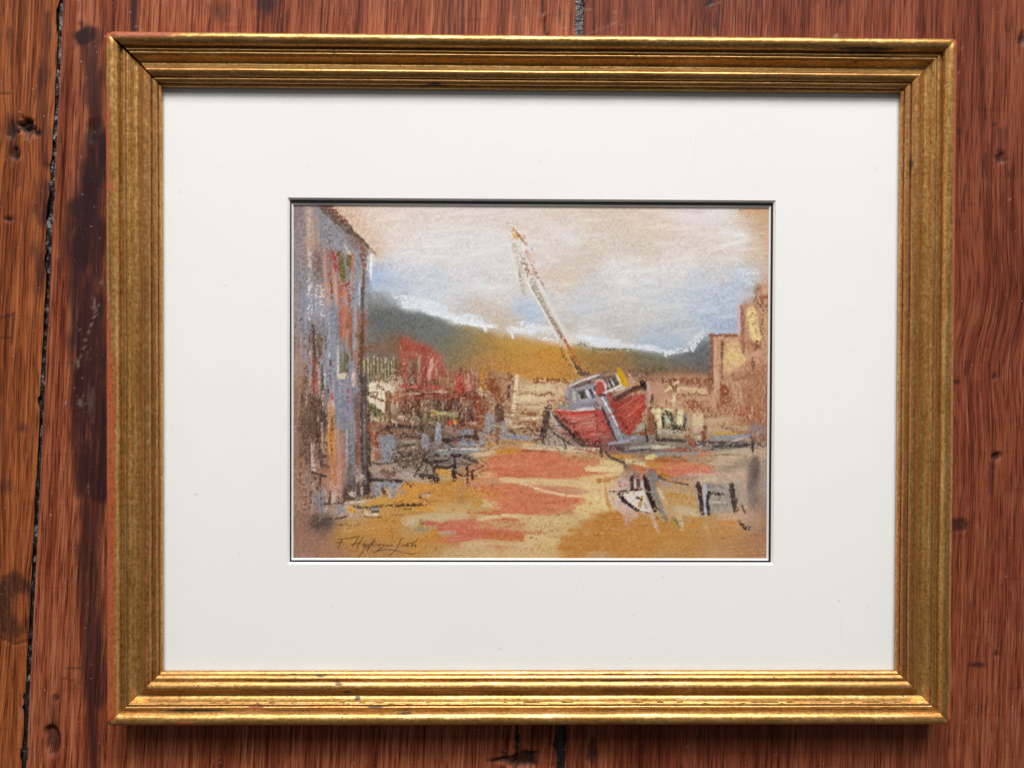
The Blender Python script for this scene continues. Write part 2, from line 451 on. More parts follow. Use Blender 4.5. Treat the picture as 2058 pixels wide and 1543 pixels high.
def hx(h):
    c = np.array([int(h[i:i + 2], 16) for i in (0, 2, 4)], float) / 255.0
    if c[0] - c[1] > 0.28 and c[0] - c[2] > 0.28 and c.mean() < 0.45:                       # brick reds lean towards the brown paper
        c = c * 0.86 + np.array([.60, .36, .27]) * 0.14
    elif c[2] > c[0] and c.mean() < 0.62:                               # lavender greys
        c = c * 0.52 + c.mean() * 0.48
    return c

def blur(a, r):
    """three box blurs along both axes"""
    r = int(round(r))
    if r < 1:
        return a
    for ax in (0, 1):
        for _ in range(3):
            p = np.pad(a, [(r + 1, r) if i == ax else (0, 0) for i in range(a.ndim)], mode='edge')
            c = np.cumsum(p, axis=ax)
            n = a.shape[ax]
            hi = np.take(c, np.arange(2 * r + 1, 2 * r + 1 + n), axis=ax)
            lo = np.take(c, np.arange(0, n), axis=ax)
            a = (hi - lo) / (2 * r + 1)
    return a

def smooth(x, a, b):
    t = np.clip((x - a) / (b - a), 0, 1)
    return t * t * (3 - 2 * t)

class Pastel:
    def __init__(self):
        rg = self.rg = np.random.RandomState(7)
        self.img = np.zeros((PH, PW, 3)) + hx('A27A62')
        yy, xx = np.mgrid[0:PH, 0:PW]
        wob = blur(rg.rand(PH, PW), 6) * 40
        n = rg.rand(PH, PW)
        for ax in (0, 1):
            for _ in range(2):
                n = 0.27 * np.roll(n, 1, ax) + 0.46 * n + 0.27 * np.roll(n, -1, ax)
        n = (n - n.mean()) / n.std()
        g = n + 0.34 * np.sin(2 * np.pi * (xx + wob) / 4.4) + 0.22 * np.sin(2 * np.pi * (yy + wob) / 5.0)
        o = np.argsort(g.ravel())
        t = np.empty(PH * PW)
        t[o] = np.linspace(0, 1, PH * PW)
        self.tooth = t.reshape(PH, PW)
        self.edge = blur(rg.rand(PH, PW), 2)
        self.edge = (self.edge - self.edge.mean()) / self.edge.std()
        row = rg.rand(PH, PW)
        for _ in range(3):
            c = np.cumsum(np.pad(row, ((0, 0), (17, 16)), mode='wrap'), 1)
            row = (c[:, 33:] - c[:, :-33]) / 33
        row = 0.25 * np.roll(row, 1, 0) + 0.5 * row + 0.25 * np.roll(row, -1, 0)
        row = row[:, :PW] if row.shape[1] >= PW else np.pad(row, ((0, 0), (0, PW - row.shape[1])), mode='edge')
        self.row = (row - row.mean()) / row.std()
        self.o = (0, 0)
        self.k = 1.0

    def at(self, ox, oy, k=7.715):
        self.o = (ox - PX0, oy - PY0)
        self.k = k

    def _p(self, pts):
        p = np.array(pts, float).reshape(-1, 2) / self.k
        return p + np.array(self.o)

    def field(self, pts, sig):
        """smudged colour field through control points (x, y, hex)"""
        q = 6
        ys, xs = np.mgrid[0:PH:q, 0:PW:q]
        acc = np.zeros(ys.shape + (3,))
        w = np.zeros(ys.shape) + 1e-9
        for (x, y, h) in pts:
            d2 = (xs - (x - PX0)) ** 2 + 1.6 * (ys - (y - PY0)) ** 2
            k = np.exp(-d2 / (2 * sig * sig)) + 1e-5 / (1 + d2 / 400.0) ** 2
            acc += k[..., None] * hx(h)
            w += k
        f = acc / w[..., None]
        f = np.repeat(np.repeat(f, q, 0), q, 1)[:PH, :PW]
        return blur(f, 4)

    def poly_mask(self, pts, soft, sweep=0):
        p = np.array(pts, float)
        ys, xs = np.mgrid[0:PH, 0:PW]
        jx = xs + self.edge * min(2.0, 1.3 * soft)
        jy = ys + np.roll(self.edge, 77, 1) * min(2.0, 1.3 * soft)
        if sweep:                                   # flat sweeps of the stick leave ragged ends
            jx = jx + self.row * sweep
        ins = np.zeros((PH, PW), bool)
        n = len(p)
        for i in range(n):
            x0, y0 = p[i]
            x1, y1 = p[(i + 1) % n]
            if y0 == y1:
                continue
            c = ((y0 <= jy) != (y1 <= jy)) & (jx < (x1 - x0) * (jy - y0) / (y1 - y0) + x0)
            ins ^= c
        return blur(ins.astype(float), soft)

    def fillfield(self, pts, f, soft, a=1.0):
        p = np.array(pts, float).reshape(-1, 2) - np.array([PX0, PY0])
        m = (self.poly_mask(p, soft) * a)[..., None]
        self.img = self.img * (1 - m) + f * m

    def F(self, h, soft, cov, pts):
        """flat area in one stick colour"""
        p = self._p(pts)
        m = self.poly_mask(p, 1 if soft <= 2 else soft, 11 if soft == 2 and p[:, 1].mean() > 500 else 0)
        if cov < 0.98:
            m = m * smooth(cov * 1.1 - self.tooth, -0.16, 0.16)
        m = m[..., None]
        m = m * (0.84 + 0.14 * smooth(0.75 - self.tooth, -.2, .2))[..., None]
        self.img = self.img * (1 - m) + (hx(h) + 0.012 * self.edge[..., None]) * m

    def S(self, h, w, cov, pts, soft=0.0, a=1.0):
        """one stroke of a stick: width w, share cov of the paper's tooth that takes colour"""
        p = self._p(pts)
        if len(p) == 1:
            p = np.vstack([p, p + 0.4])
        w = max(w / self.k, 1.2)
        r = w / 2 + 4 + soft
        x0 = int(max(0, p[:, 0].min() - r)); x1 = int(min(PW, p[:, 0].max() + r + 1))
        y0 = int(max(0, p[:, 1].min() - r)); y1 = int(min(PH, p[:, 1].max() + r + 1))
        if x1 <= x0 or y1 <= y0:
            return
        ys, xs = np.mgrid[y0:y1, x0:x1].astype(float)
        best = np.full(xs.shape, 1e9)
        sd = np.zeros(xs.shape)
        for i in range(len(p) - 1):
            ax, ay = p[i]
            dx, dy = p[i + 1] - p[i]
            L = max(dx * dx + dy * dy, 1e-6)
            t = np.clip(((xs - ax) * dx + (ys - ay) * dy) / L, 0, 1)
            d = np.hypot(xs - ax - t * dx, ys - ay - t * dy)
            s = ((xs - ax) * dy - (ys - ay) * dx) / np.sqrt(L)
            u = d < best
            best = np.where(u, d, best)
            sd = np.where(u, s, sd)
        e = self.edge[y0:y1, x0:x1]
        th = self.tooth[y0:y1, x0:x1]
        n1 = self.rg.rand(64)
        n1 = np.convolve(np.r_[n1, n1[:2]], [.3, .4, .3], 'valid')
        st = n1[np.clip((sd / 1.3 + 32).astype(int), 0, 63)] - 0.5
        if soft > 0:
            m = 1 - smooth(best, max(0, w / 2 - soft), w / 2 + soft)
            m = m * a
            if cov < 0.98:
                m = m * (0.35 + 0.65 * smooth(cov - th, -0.25, 0.25))
        else:
            # the stick wears off towards the ends and the flanks of a stroke, where only the tooth takes colour
            tl = np.hypot(p[:, 0] - p[0, 0], p[:, 1] - p[0, 1]).max()
            de = np.minimum(np.hypot(xs - p[0, 0], ys - p[0, 1]), np.hypot(xs - p[-1, 0], ys - p[-1, 1]))
            endf = smooth(de, -1.0, min(0.30 * tl + 1, 9.0)) if tl > 7 else 1.0
            core = 1 - smooth(best + e * 0.6, w / 2 - 1.9, w / 2 + 1.3)
            c = cov * 1.05 + st * 0.45 * (1.12 - cov) - 0.24 * smooth(best, w * 0.2, w * 0.52) * (w > 2.6) - 0.24 * (1 - endf) + 0.05
            g = smooth(c - th, -0.09, 0.09)
            m = core * g * a * 0.92
        m = m[..., None]
        ch = hx(h)
        ch = ch + (0.30 - ch.mean()) * 0.08 if ch.mean() < 0.30 else ch
        col = ch + (st[..., None] * 0.05 + e[..., None] * 0.010)
        blk = self.img[y0:y1, x0:x1]
        self.img[y0:y1, x0:x1] = blk * (1 - m) + col * m

def _pen(self, col, w, pts):
    p = self._p(pts)
    x0, x1 = int(p[:, 0].min() - 4), int(p[:, 0].max() + 5)
    y0, y1 = int(p[:, 1].min() - 4), int(min(PH, p[:, 1].max() + 5))
    ys, xs = np.mgrid[y0:y1, x0:x1].astype(float)
    best = np.full(xs.shape, 1e9)
    for i in range(len(p) - 1):
        ax, ay = p[i]
        dx, dy = p[i + 1] - p[i]
        t = np.clip(((xs - ax) * dx + (ys - ay) * dy) / max(dx * dx + dy * dy, 1e-6), 0, 1)
        best = np.minimum(best, np.hypot(xs - ax - t * dx, ys - ay - t * dy))
    m = (1 - smooth(best, w / 2 - .55, w / 2 + .65))[..., None] * .93
    self.img[y0:y1, x0:x1] = self.img[y0:y1, x0:x1] * (1 - m) + col * m
Pastel.pen = _pen

def paint_pastel():
    P = Pastel()
    S, F, at = P.S, P.F, P.at
    def pts(s):
        o = []
        for t in s.split():
            x, y, h = t.split(',')
            o.append((float(x), float(y), h))
        return o
    # --- smudged grounds
    sky = P.field(pts('''760,430,E0CBBE 700,450,DAB9A2 735,490,D8BFA8 800,480,DDD0CA 762,560,A4B8D8 790,570,BCC5D4 800,540,CFD0D6 820,420,DCCDC6
900,420,DBD0CB 1000,420,DACFCB 1045,425,D8CBBE 830,500,D9D9DA 900,500,DAD4D2 1000,500,D8D4D4 850,560,CBCFD8 950,560,D3D3D7 1020,550,D4D0CE
820,590,C2C8D0 1060,430,DDCDC4 1120,430,D9C9BB 1200,430,D6C3B2 1290,430,DAC4B4 1130,470,D8CFCB 1200,480,D5C7BA 1280,500,D2C4B6 1100,510,D6CBC5
1150,520,D0C3B7 1120,555,D6C3B0 1250,545,DAD7D7 1200,580,CECACA 1290,580,CDD0D4 1310,430,D9C8BB 1400,430,D9CECC 1450,430,DAD2CF 1500,425,CDB097
1537,425,C79C72 1535,470,CBA98C 1310,480,D6C5B4 1400,480,D8CCC3 1480,480,D8D3CF 1350,510,D9CFCA 1450,510,D8CDC8 1520,510,D1BCA6 1350,540,D9D5D4
1450,545,CBC9CB 1500,555,B4C6DC 1535,545,CBAD95 1400,575,BFC6D0 1480,585,B4C1D4 1537,580,C29878 900,590,CDCED2 1000,590,D5CFCF 840,605,DDE1E8
900,625,C9C9CA 960,625,C9BBAF 1000,645,CBBAAA 1062,610,AEBFDA 1060,580,D2CBC8 1100,600,D0CCCA 1180,600,C6CBD4 1180,625,C2C7CE 1250,600,CDCED1
1290,620,CBCDD0 1130,655,C7C0B8 1200,650,C9C2BC 1250,650,C3BFBB 1290,640,C4C4C3 1310,668,B0BCCC 1180,680,D5DAE0 1300,600,C9CBCF 1350,600,C6CAD2
1400,600,BBC6D5 1450,605,B2C0D5 1350,650,BEC0C4 1440,645,A3B4CE 1470,625,AEB9CC 1400,665,B6BFCC 1480,605,B2C0D8 1480,645,9FB2D0 1420,620,B2C0D6 1330,680,A8B8D0 860,585,BCC8DA 800,575,B4C4DC 1500,612,BDA698
1520,600,B98E74 760,610,8E9092 790,600,B9BCBE'''), 19)
    sky = sky * .88 + .12 * (sky.mean(2, keepdims=True) * np.array([1.035, 1.0, .965]))
    P.img = sky.copy()
    hill = P.field(pts('''740,600,6F706E 760,640,686A69 800,640,6A6D6D 840,640,6B706F 880,650,6D7572 900,680,747468 840,680,727169 870,720,7E7464
930,670,8B8163 960,690,9A7F50 920,700,8A7656 990,690,AB8243 1020,700,B68A40 1050,690,BD8C41 920,740,8F7753 960,730,AA7D4B 1000,730,BB8342
1050,740,C28941 1100,690,C68F3D 1120,700,C38B39 1080,740,C48A42 1180,700,9E7F46 1200,720,9C7442 1240,720,967447 1290,720,7F7056 1305,710,6E7064
1250,745,8E6A49 1300,760,73553F 1310,715,747053 1350,720,6C6F6C 1400,710,666A6E 1420,730,6A6868 1320,742,806B4E 1360,752,87624A 1420,752,7A5D4A
760,700,7C6A5C 740,680,72706A 1150,745,B8823F 800,690,80604A'''), 18)
    P.fillfield([735, 590, 755, 598, 785, 606, 815, 618, 850, 625, 890, 638, 905, 652, 940, 651, 975, 660, 1000, 672, 1040, 678, 1080, 684, 1125, 692,
                 1160, 690, 1190, 698, 1240, 699, 1300, 704, 1337, 714, 1365, 706, 1390, 700, 1410, 682, 1432, 676, 1440, 790, 730, 790], hill, 6)
    P.at(0, 0, 1)
    P.S('A4A8AC', 26, 1, [752, 602, 790, 606, 830, 616], soft=12, a=.45)
    low = P.field(pts('''610,960,97705C 680,960,9C7464 760,800,B8A488 790,860,84604C 760,900,957060 850,800,8A5C44 850,870,6E5848 900,780,9A6048
960,800,8A5844 1000,800,9A7050 1040,790,C2A07A 1080,790,C8AA80 1040,860,A88464 1180,850,8E5A50 1100,900,A08C7C 1340,800,B48868 1400,800,B08060
1350,850,A8906C 1450,850,B48A68 1520,800,A5714F 1500,770,AA7858 1530,850,A0664A 1440,900,8A8078 1330,900,7E7066 1500,920,A89A8C 830,930,847468
900,930,807468 780,940,9A8478 1000,920,B88A58'''), 26)
    P.fillfield([730, 770, 820, 735, 930, 745, 1000, 745, 1040, 762, 1130, 765, 1260, 752, 1330, 756, 1430, 752, 1436, 680, 1490, 672, 1490, 612, 1515, 605,
                 1520, 575, 1560, 575, 1560, 1000, 730, 1000], low, 3)
    gr = P.field(pts('''600,960,986E5A 600,1020,98705C 620,1080,9A7060 600,1110,9C7462 660,1100,A3755A 650,1000,9C7C70 650,1050,6E5A50 690,1060,B98A50
700,1075,BA843F 760,1070,BF8540 740,1105,B07E4C 800,1110,B48450 840,1060,B89660 830,985,C88A3E 870,990,C2883E 920,990,C0883F 800,1030,C08A46
880,1040,C2A06C 930,1020,C09A62 830,1100,C18439 870,1080,C08442 860,1115,B8905C 900,1120,BC9A68 960,1110,C9A878 1050,1115,CBAA74 1020,980,CB7450
1080,940,CB6F4E 960,950,C98054 1000,930,C9784E 1060,1000,C76B4C 1140,1000,C97450 1000,1070,C07048 920,1060,C2644E 1100,1040,CFB27E 1180,1010,DABF86
1200,960,D8B480 1130,1080,C8A870 1100,1105,CBAA74 1150,1105,B97C3A 1200,1060,BA7C3A 1260,1060,BA7E3C 1300,1080,BC813C 1250,1105,B87E40 1200,1117,BC9468
1350,1080,BA8240 1400,1100,B47F43 1450,1085,B07F4C 1500,1090,A9794D 1535,1085,A87356 1535,1110,A07254 1430,1115,B28A5E 1340,1115,B48850
1320,1000,B8986C 1370,1000,BC9C70 1380,930,C87C58 1330,935,C07C48 1420,950,B49880 1480,930,BCA084 1480,980,A89888 1530,960,A08A7C 1530,1020,9C8070
1500,1040,B89478 1450,1030,B8946C 1400,1040,B98C50 1250,990,CDB2A0 1280,960,A88470 1540,1050,AA8060 1460,1060,C08A50 1250,920,B0906C 1180,920,C49A68
740,960,A8907C 790,960,B89888 760,1010,C4924C 690,1020,B8A08C 850,950,A89078'''), 17)
    P.fillfield([586, 985, 700, 1000, 745, 1000, 800, 968, 850, 955, 960, 935, 1000, 905, 1060, 896, 1130, 905, 1220, 912, 1330, 915, 1400, 905, 1450, 908,
                 1560, 900, 1560, 1130, 586, 1130], gr, 4)
    wall = P.field(pts('''596,430,8E7C80 596,500,8C8088 600,560,86838F 600,640,87858F 612,620,8488A0 640,430,8C8690 660,470,8A8794 690,490,8B8D9E 620,500,9A8278
650,520,8A7270 640,560,8A807F 715,520,8B8D9C 720,480,8A6A60 730,470,8A6A5C 710,600,8C8FA2 700,640,9C6450 660,640,8387A0 640,660,857F88 612,700,8C7C78
597,700,97786A 597,800,99735E 597,900,96705C 620,800,7A6052 620,900,775E50 640,850,60473C 660,720,8286A0 680,720,8286A0 690,800,8183A0 700,780,8285A0
700,880,827E8C 708,940,7C7880 665,880,B88858 665,940,B87850 685,930,A87C70 725,700,8A6450 725,800,6A5048 732,900,5A4A44 735,960,5A4840 625,960,9A7868
650,930,8A6456'''), 15)
    P.fillfield([586, 408, 640, 408, 660, 428, 690, 458, 718, 480, 738, 500, 742, 540, 738, 600, 734, 700, 738, 780, 742, 900, 744, 985, 700, 1010, 640, 1030,
                 586, 1040], wall, 2)
    # --- paper grain and drag of the chalk over the sky
    rg = np.random.RandomState(3)
    for i in range(640):
        x, y = rg.uniform(745, 1540), rg.uniform(415, 690)
        c = P.img[int(np.clip(y - PY0, 0, PH - 1)), int(np.clip(x - PX0, 0, PW - 1))]
        if y > 590 and c.mean() < 0.66:
            continue
        c = np.clip(c * .8 + .2 * c.mean() + rg.uniform(-.01, .10), 0, 1)
        L, an = rg.uniform(12, 60), rg.uniform(-.25, .12)
        P.at(0, 0, 1)
        S('%02X%02X%02X' % tuple(int(v * 255) for v in c), rg.uniform(3, 12), rg.uniform(.25, .6), [x, y, x + L * np.cos(an), y + L * np.sin(an)], a=.75)
    # --- sheet A: the gable and its window
    at(570, 390)
    F('6B564C', 1, 1, [530, 170, 730, 170, 900, 360, 1130, 600, 1330, 830, 1430, 930, 1300, 850, 1180, 760, 1050, 660, 880, 530, 700, 370, 570, 240])
    S('8A4A40', 70, .7, [740, 200, 960, 430]); S('5E473C', 50, .8, [1020, 520, 1150, 650, 1330, 830]); S('6A5A55', 26, .7, [1390, 870, 1440, 970])
    S('C9A58C', 150, .6, [390, 170, 430, 850]); S('DDC6AE', 45, .5, [400, 170, 400, 720]); S('B99680', 70, .5, [500, 330, 545, 780])
    S('D9CBC4', 80, .38, [400, 850, 400, 1543]); S('8B6C66', 110, .5, [500, 850, 590, 1300]); S('D8CFD0', 50, .3, [540, 1290, 540, 1540])
    S('C79280', 70, .58, [640, 880, 650, 1543]); S('A8584A', 70, .58, [720, 880, 720, 1540]); S('D59A82', 80, .62, [780, 1130, 800, 1540])
    S('C57D66', 70, .6, [860, 1200, 880, 1540]); S('B0563C', 70, .66, [950, 1380, 960, 1540]); S('A34F38', 60, .66, [1020, 1380, 1020, 1540])
    S('E0CDB4', 60, .5, [950, 790, 1040, 960]); S('C8705A', 56, .62, [1075, 900, 1060, 1540]); S('B33C3C', 60, .86, [790, 900, 815, 1190])
    S('74633A', 100, .98, [870, 940, 900, 1180, 930, 1330]); S('75683A', 76, .98, [1000, 980, 1010, 1200]); S('8A8680', 64, 1, [990, 1140, 990, 1390])
    S('8D8FA0', 80, 1, [1140, 950, 1140, 1543]); S('C8CAD8', 25, .7, [1180, 1350, 1180, 1543]); S('8A5F50', 100, .7, [1200, 760, 1250, 1150])
    S('5E504E', 64, .95, [1235, 1150, 1225, 1543]); S('D8D8E0', 44, .6, [1305, 980, 1290, 1240]); S('EEF2F8', 46, .9, [1355, 950, 1345, 1250])
    S('E4ECF6', 20, .9, [1345, 1240, 1348, 1310]); S('DDE3EE', 90, .5, [1360, 960, 1400, 1060])
    # --- mast top
    at(0, 0, 1)
    S('D8CEC2', 24, 1, [1030, 470, 1052, 540, 1084, 600], soft=6, a=.5); S('D4C8BA', 20, 1, [1076, 585, 1110, 640, 1134, 690], soft=5, a=.45)
    at(810, 390)
    S('A89C88', 34, .7, [1590, 440, 1700, 540]); S('B97A4C', 46, .8, [1700, 540, 1780, 640]); S('E0B078', 90, .8, [1700, 600, 1730, 660])
    S('A07050', 26, .85, [1740, 600, 1830, 700, 1910, 780]); S('F2E6DC', 40, .9, [1840, 780, 1860, 880]); S('9A8878', 24, .6, [1670, 690, 1710, 740])
    S('E8E8EA', 34, .55, [1600, 720, 1660, 900, 1720, 1180, 1780, 1400]); S('C6BBA8', 80, .55, [1700, 760, 1800, 1100, 1860, 1543])
    S('A8887A', 80, .36, [1800, 940, 1880, 1100, 1960, 1290]); S('7C7068', 18, .8, [1780, 1190, 1810, 1340])
    S('D2A698', 70, .7, [1900, 900, 2000, 1060]); S('F0E4DA', 20, .9, [1890, 1310, 2000, 1530])
    at(1050, 390)
    S('D49A7E', 40, .6, [0, 620, 50, 780]); S('7A665A', 16, .8, [130, 850, 150, 880]); S('E6CABA', 50, .5, [90, 920, 130, 1060, 220, 1210])
    S('A07A6C', 40, .42, [0, 960, 60, 1060, 110, 1260]); S('A87C6C', 44, .42, [110, 1060, 170, 1170, 230, 1300]); S('AE8876', 26, .5, [230, 1270, 340, 1460])
    S('D8AE98', 40, .6, [100, 1000, 130, 1180, 170, 1280]); S('F0E8E0', 26, .9, [40, 1300, 160, 1543]); S('ECE6E0', 40, .85, [230, 1340, 310, 1543])
    S('A8A296', 90, .6, [100, 1300, 200, 1543])
    S('E4DEE0', 200, .35, [400, 480, 820, 760]); S('E2DEE4', 150, .3, [340, 800, 460, 1000])
    at(1300, 390)
    S('E6DEE0', 170, .42, [300, 320, 760, 400, 1200, 280]); S('E2DADC', 120, .4, [700, 460, 1100, 460]); S('E6E4E6', 110, .45, [1200, 600, 1540, 640])
    S('D8A88A', 60, .6, [1860, 420, 1860, 1000]); S('C9A47C', 200, .4, [1500, 290, 1850, 290]); S('CFC2AE', 120, .35, [1700, 640, 1760, 900])
    S('DFE4EC', 110, .45, [1440, 1200, 1700, 1200]); S('DDE6F0', 90, .4, [1480, 1300, 1620, 1400])
    S('9A6450', 40, .7, [1760, 1380, 1740, 1543]); S('C88C70', 90, .6, [1840, 1400, 1830, 1543])
    # --- sheet E: left house, middle storey
    at(570, 570)
    S('9A8078', 110, .9, [210, 0, 210, 1543], soft=6, a=.6); S('8587A0', 110, .9, [315, 100, 320, 1150], soft=6, a=.7)
    S('E0DAE0', 120, .36, [400, 0, 410, 520]); S('DCD2D4', 140, .34, [540, 60, 560, 500]); S('E2CDBC', 56, .5, [615, 80, 640, 540])
    S('CE9A85', 84, .7, [680, 0, 700, 330]); S('8A5A4C', 50, .7, [740, 0, 750, 260]); S('D9A28C', 66, .6, [800, 0, 820, 300])
    S('B06450', 130, .7, [890, 0, 920, 420, 940, 800]); S('A85C44', 90, .66, [1005, 0, 995, 850]); S('D08A68', 100, .42, [950, 100, 970, 860])
    S('8E92A4', 80, 1, [1110, 0, 1100, 1000]); S('D4D4DA', 26, .7, [1170, 0, 1165, 330]); S('8488A0', 190, 1, [735, 520, 730, 1543])
    S('8A8490', 130, .8, [520, 580, 560, 780], soft=4, a=.7); S('4A3632', 64, .97, [470, 660, 480, 1200, 450, 1500]); S('6F6048', 76, .92, [560, 800, 560, 1120])
    S('8E4636', 96, .8, [490, 1150, 500, 1543]); S('E6B8A2', 56, .48, [520, 1230, 520, 1543]); S('6A5A4C', 50, .8, [590, 1250, 605, 1543])
    S('DCD6D4', 16, .9, [635, 1200, 635, 1543]); S('B09A88', 64, .5, [405, 780, 420, 1543]); S('A8876F', 110, .5, [230, 1000, 240, 1543])
    S('DCD2C4', 46, .7, [840, 970, 840, 1500]); S('6C6848', 124, 1, [930, 1110, 930, 1400]); S('56544E', 30, .85, [1000, 1120, 990, 1440])
    S('DCD2B8', 76, .86, [870, 1440, 960, 1440]); S('8E6A52', 66, .92, [1145, 720, 1170, 1000]); S('9A5448', 66, .76, [1160, 1000, 1150, 1543])
    S('D8B8A8', 26, .5, [1130, 850, 1130, 1250]); S('E2C8C4', 84, .6, [1090, 1350, 1080, 1543]); S('D8DAE0', 70, .14, [1080, 850, 1075, 1320])
    S('D8DAE0', 110, .08, [690, 400, 700, 1200])
    S('5F5752', 54, 1, [1222, 0, 1222, 750]); S('5E4838', 66, .92, [1212, 750, 1200, 1543]); S('85604C', 130, .8, [1250, 980, 1700, 1010], soft=8, a=.8)
    S('6E5C40', 330, .8, [1290, 1330, 1700, 1340])
    for i, x in enumerate((1235, 1300, 1350, 1395, 1450, 1510, 1570, 1620, 1665, 1700)):
        S('D8CCB0', 30, .56, [x, 1120 + 30 * (i % 3), x + 18 - 9 * (i % 4), 1510 - 20 * (i % 2)])
    S('E4ECF4', 90, .62, [1790, 290, 2006, 330]); S('DCE0E6', 110, .4, [1700, 200, 2006, 240])
    # --- sheet F: hill edge, red roof
    at(810, 570)
    S('DDE3EC', 110, 1, [0, 330, 280, 380, 520, 460, 800, 560, 1000, 600, 1300, 640], soft=8, a=.45); S('DDE3EC', 90, 1, [1650, 720, 2006, 740], soft=8, a=.5)
    S('E6ECF6', 84, .56, [0, 350, 280, 390, 480, 470]); S('E8EEF6', 110, .6, [440, 410, 640, 480, 900, 560, 1200, 620]); S('E4ECF4', 170, .52, [0, 260, 400, 330, 600, 400])
    S('E8EEF6', 70, .72, [800, 580, 1000, 610, 1260, 650, 1440, 655]); S('E4EAF4', 70, .9, [1250, 640, 1270, 720]); S('DCE6EE', 90, .5, [900, 480, 1180, 540])
    S('E6ECF4', 110, .58, [1640, 700, 1800, 720, 2006, 740]); S('E4EAF0', 40, .85, [1670, 760, 1690, 840]); S('DCE8EC', 110, .42, [1720, 630, 2006, 640])
    F('A84C3C', 3, .9, [-60, 830, 60, 820, 220, 900, 420, 1000, 600, 1110, 640, 1300, 520, 1500, -60, 1500])
    S('8A6A54', 60, .5, [40, 830, 300, 930, 600, 1100], soft=3, a=.5)
    S('DDA088', 420, .14, [100, 1150, 480, 1200]); S('6A5240', 190, .7, [130, 1230, 120, 1520]); S('A49878', 50, .92, [240, 1120, 240, 1400]); S('8A8468', 60, .6, [120, 1190, 50, 1480])
    S('9A4438', 76, .92, [320, 1000, 310, 1500]); S('DDAA92', 90, .7, [440, 1170, 390, 1470]); S('C88674', 90, .6, [520, 1200, 540, 1440])
    S('D8C8C0', 100, .3, [60, 1340, 140, 1520]); S('5E3A30', 64, .8, [430, 1505, 560, 1520]); S('B4423C', 100, .82, [850, 1470, 840, 1543]); S('D99A86', 74, .6, [930, 1490, 1060, 1530])
    S('E0B490', 20, .5, [1150, 1400, 1150, 1543]); S('B08058', 80, .7, [1000, 1250, 1350, 1200], soft=5, a=.6); S('B98A5C', 36, .5, [1230, 1140, 1500, 1165, 1700, 1260])
    S('9A6848', 100, .58, [1300, 1490, 1620, 1500]); S('8A5C44', 84, .8, [1640, 1390, 1690, 1543]); S('D8B49A', 54, .82, [1765, 1420, 1740, 1543]); S('8A6A50', 24, .6, [700, 1200, 820, 1420])
    S('B4925E', 120, .3, [950, 640, 1250, 860]); S('C69A50', 160, .3, [1500, 900, 2006, 1000])
    # --- sheet G: mast and right hill
    at(1050, 570)
    S('E4E8EE', 150, .6, [0, 640, 400, 720]); S('E8E8F0', 80, .5, [250, 820, 520, 890]); S('DDE6EC', 74, .9, [850, 810, 1100, 850]); S('DDE2EA', 80, 1, [1060, 930, 1500, 955, 2006, 995], soft=7, a=.5); S('E0E2EC', 84, .62, [1060, 930, 1500, 955, 2006, 995])
    S('DCE2E8', 110, .4, [1000, 850, 1500, 900]); S('D8B098', 36, .55, [280, 880, 560, 960]); S('8A7E70', 64, .6, [850, 930, 1060, 965]); S('6E6A56', 44, .6, [1060, 1005, 1700, 1015])
    S('E6DEDA', 120, .4, [640, 760, 820, 880]); S('B0A496', 90, .8, [150, 0, 330, 380, 480, 620, 600, 820]); S('A09888', 30, .55, [210, 170, 360, 420, 480, 600]); S('E8E2DE', 30, .9, [70, 0, 260, 330, 440, 650, 550, 860])
    S('E0D8D2', 58, .78, [235, 0, 420, 330, 600, 680, 740, 940]); S('9A7E70', 50, .66, [400, 480, 620, 850]); S('E2DEE6', 50, .6, [440, 660, 540, 870])
    S('B4643E', 56, .86, [600, 810, 720, 1000, 830, 1200, 890, 1300]); S('7A5A40', 26, .7, [580, 930, 600, 1080, 720, 1250, 830, 1310]); S('C9AE80', 26, .8, [640, 980, 740, 1200, 860, 1440])
    S('6A5638', 40, .8, [740, 1120, 830, 1290]); S('5A4A3A', 60, .95, [830, 1270, 890, 1320]); S('5C4C44', 90, .8, [880, 1390, 1000, 1400])
    S('8F5638', 90, .58, [180, 1490, 700, 1510]); S('8E6A50', 160, .5, [1460, 1300, 1700, 1330], soft=6, a=.6); S('7A5A4A', 150, .7, [1700, 1400, 2006, 1440], soft=8, a=.7)
    S('9A8A80', 40, .8, [800, 1490, 1000, 1430, 1200, 1400, 1400, 1390]); S('9C5A50', 40, .6, [1580, 1290, 1660, 1460]); S('C79A2A', 96, .96, [1490, 1330, 1550, 1440, 1590, 1560])
    # --- sheet H: right houses
    at(1300, 570)
    S('E6E8EE', 96, .6, [0, 970, 250, 1040, 290, 1070, 500, 1030, 700, 990, 850, 780]); S('DEDCDC', 120, .5, [640, 960, 760, 840, 860, 740]); S('E4E6EC', 40, .85, [270, 1040, 290, 1110]); S('E0E2E6', 50, .8, [690, 960, 710, 1040])
    F('BC8E70', 1, 1, [1010, 780, 1450, 770, 1460, 330, 1700, 250, 1740, 0, 1900, 0, 1900, 1560, 1010, 1560])
    S('8A5642', 54, 1, [1010, 790, 1010, 1543]); S('D2A48C', 64, .72, [1060, 860, 1060, 1543]); S('C89A7A', 50, .8, [1110, 900, 1110, 1400]); S('7A503C', 44, .8, [1165, 880, 1160, 1500])
    F('D6B282', 4, 1, [1210, 880, 1460, 860, 1470, 1080, 1500, 1180, 1440, 1290, 1250, 1400, 1200, 1300]); S('DFBE80', 150, .98, [1280, 1130, 1470, 1150], soft=6, a=.9)
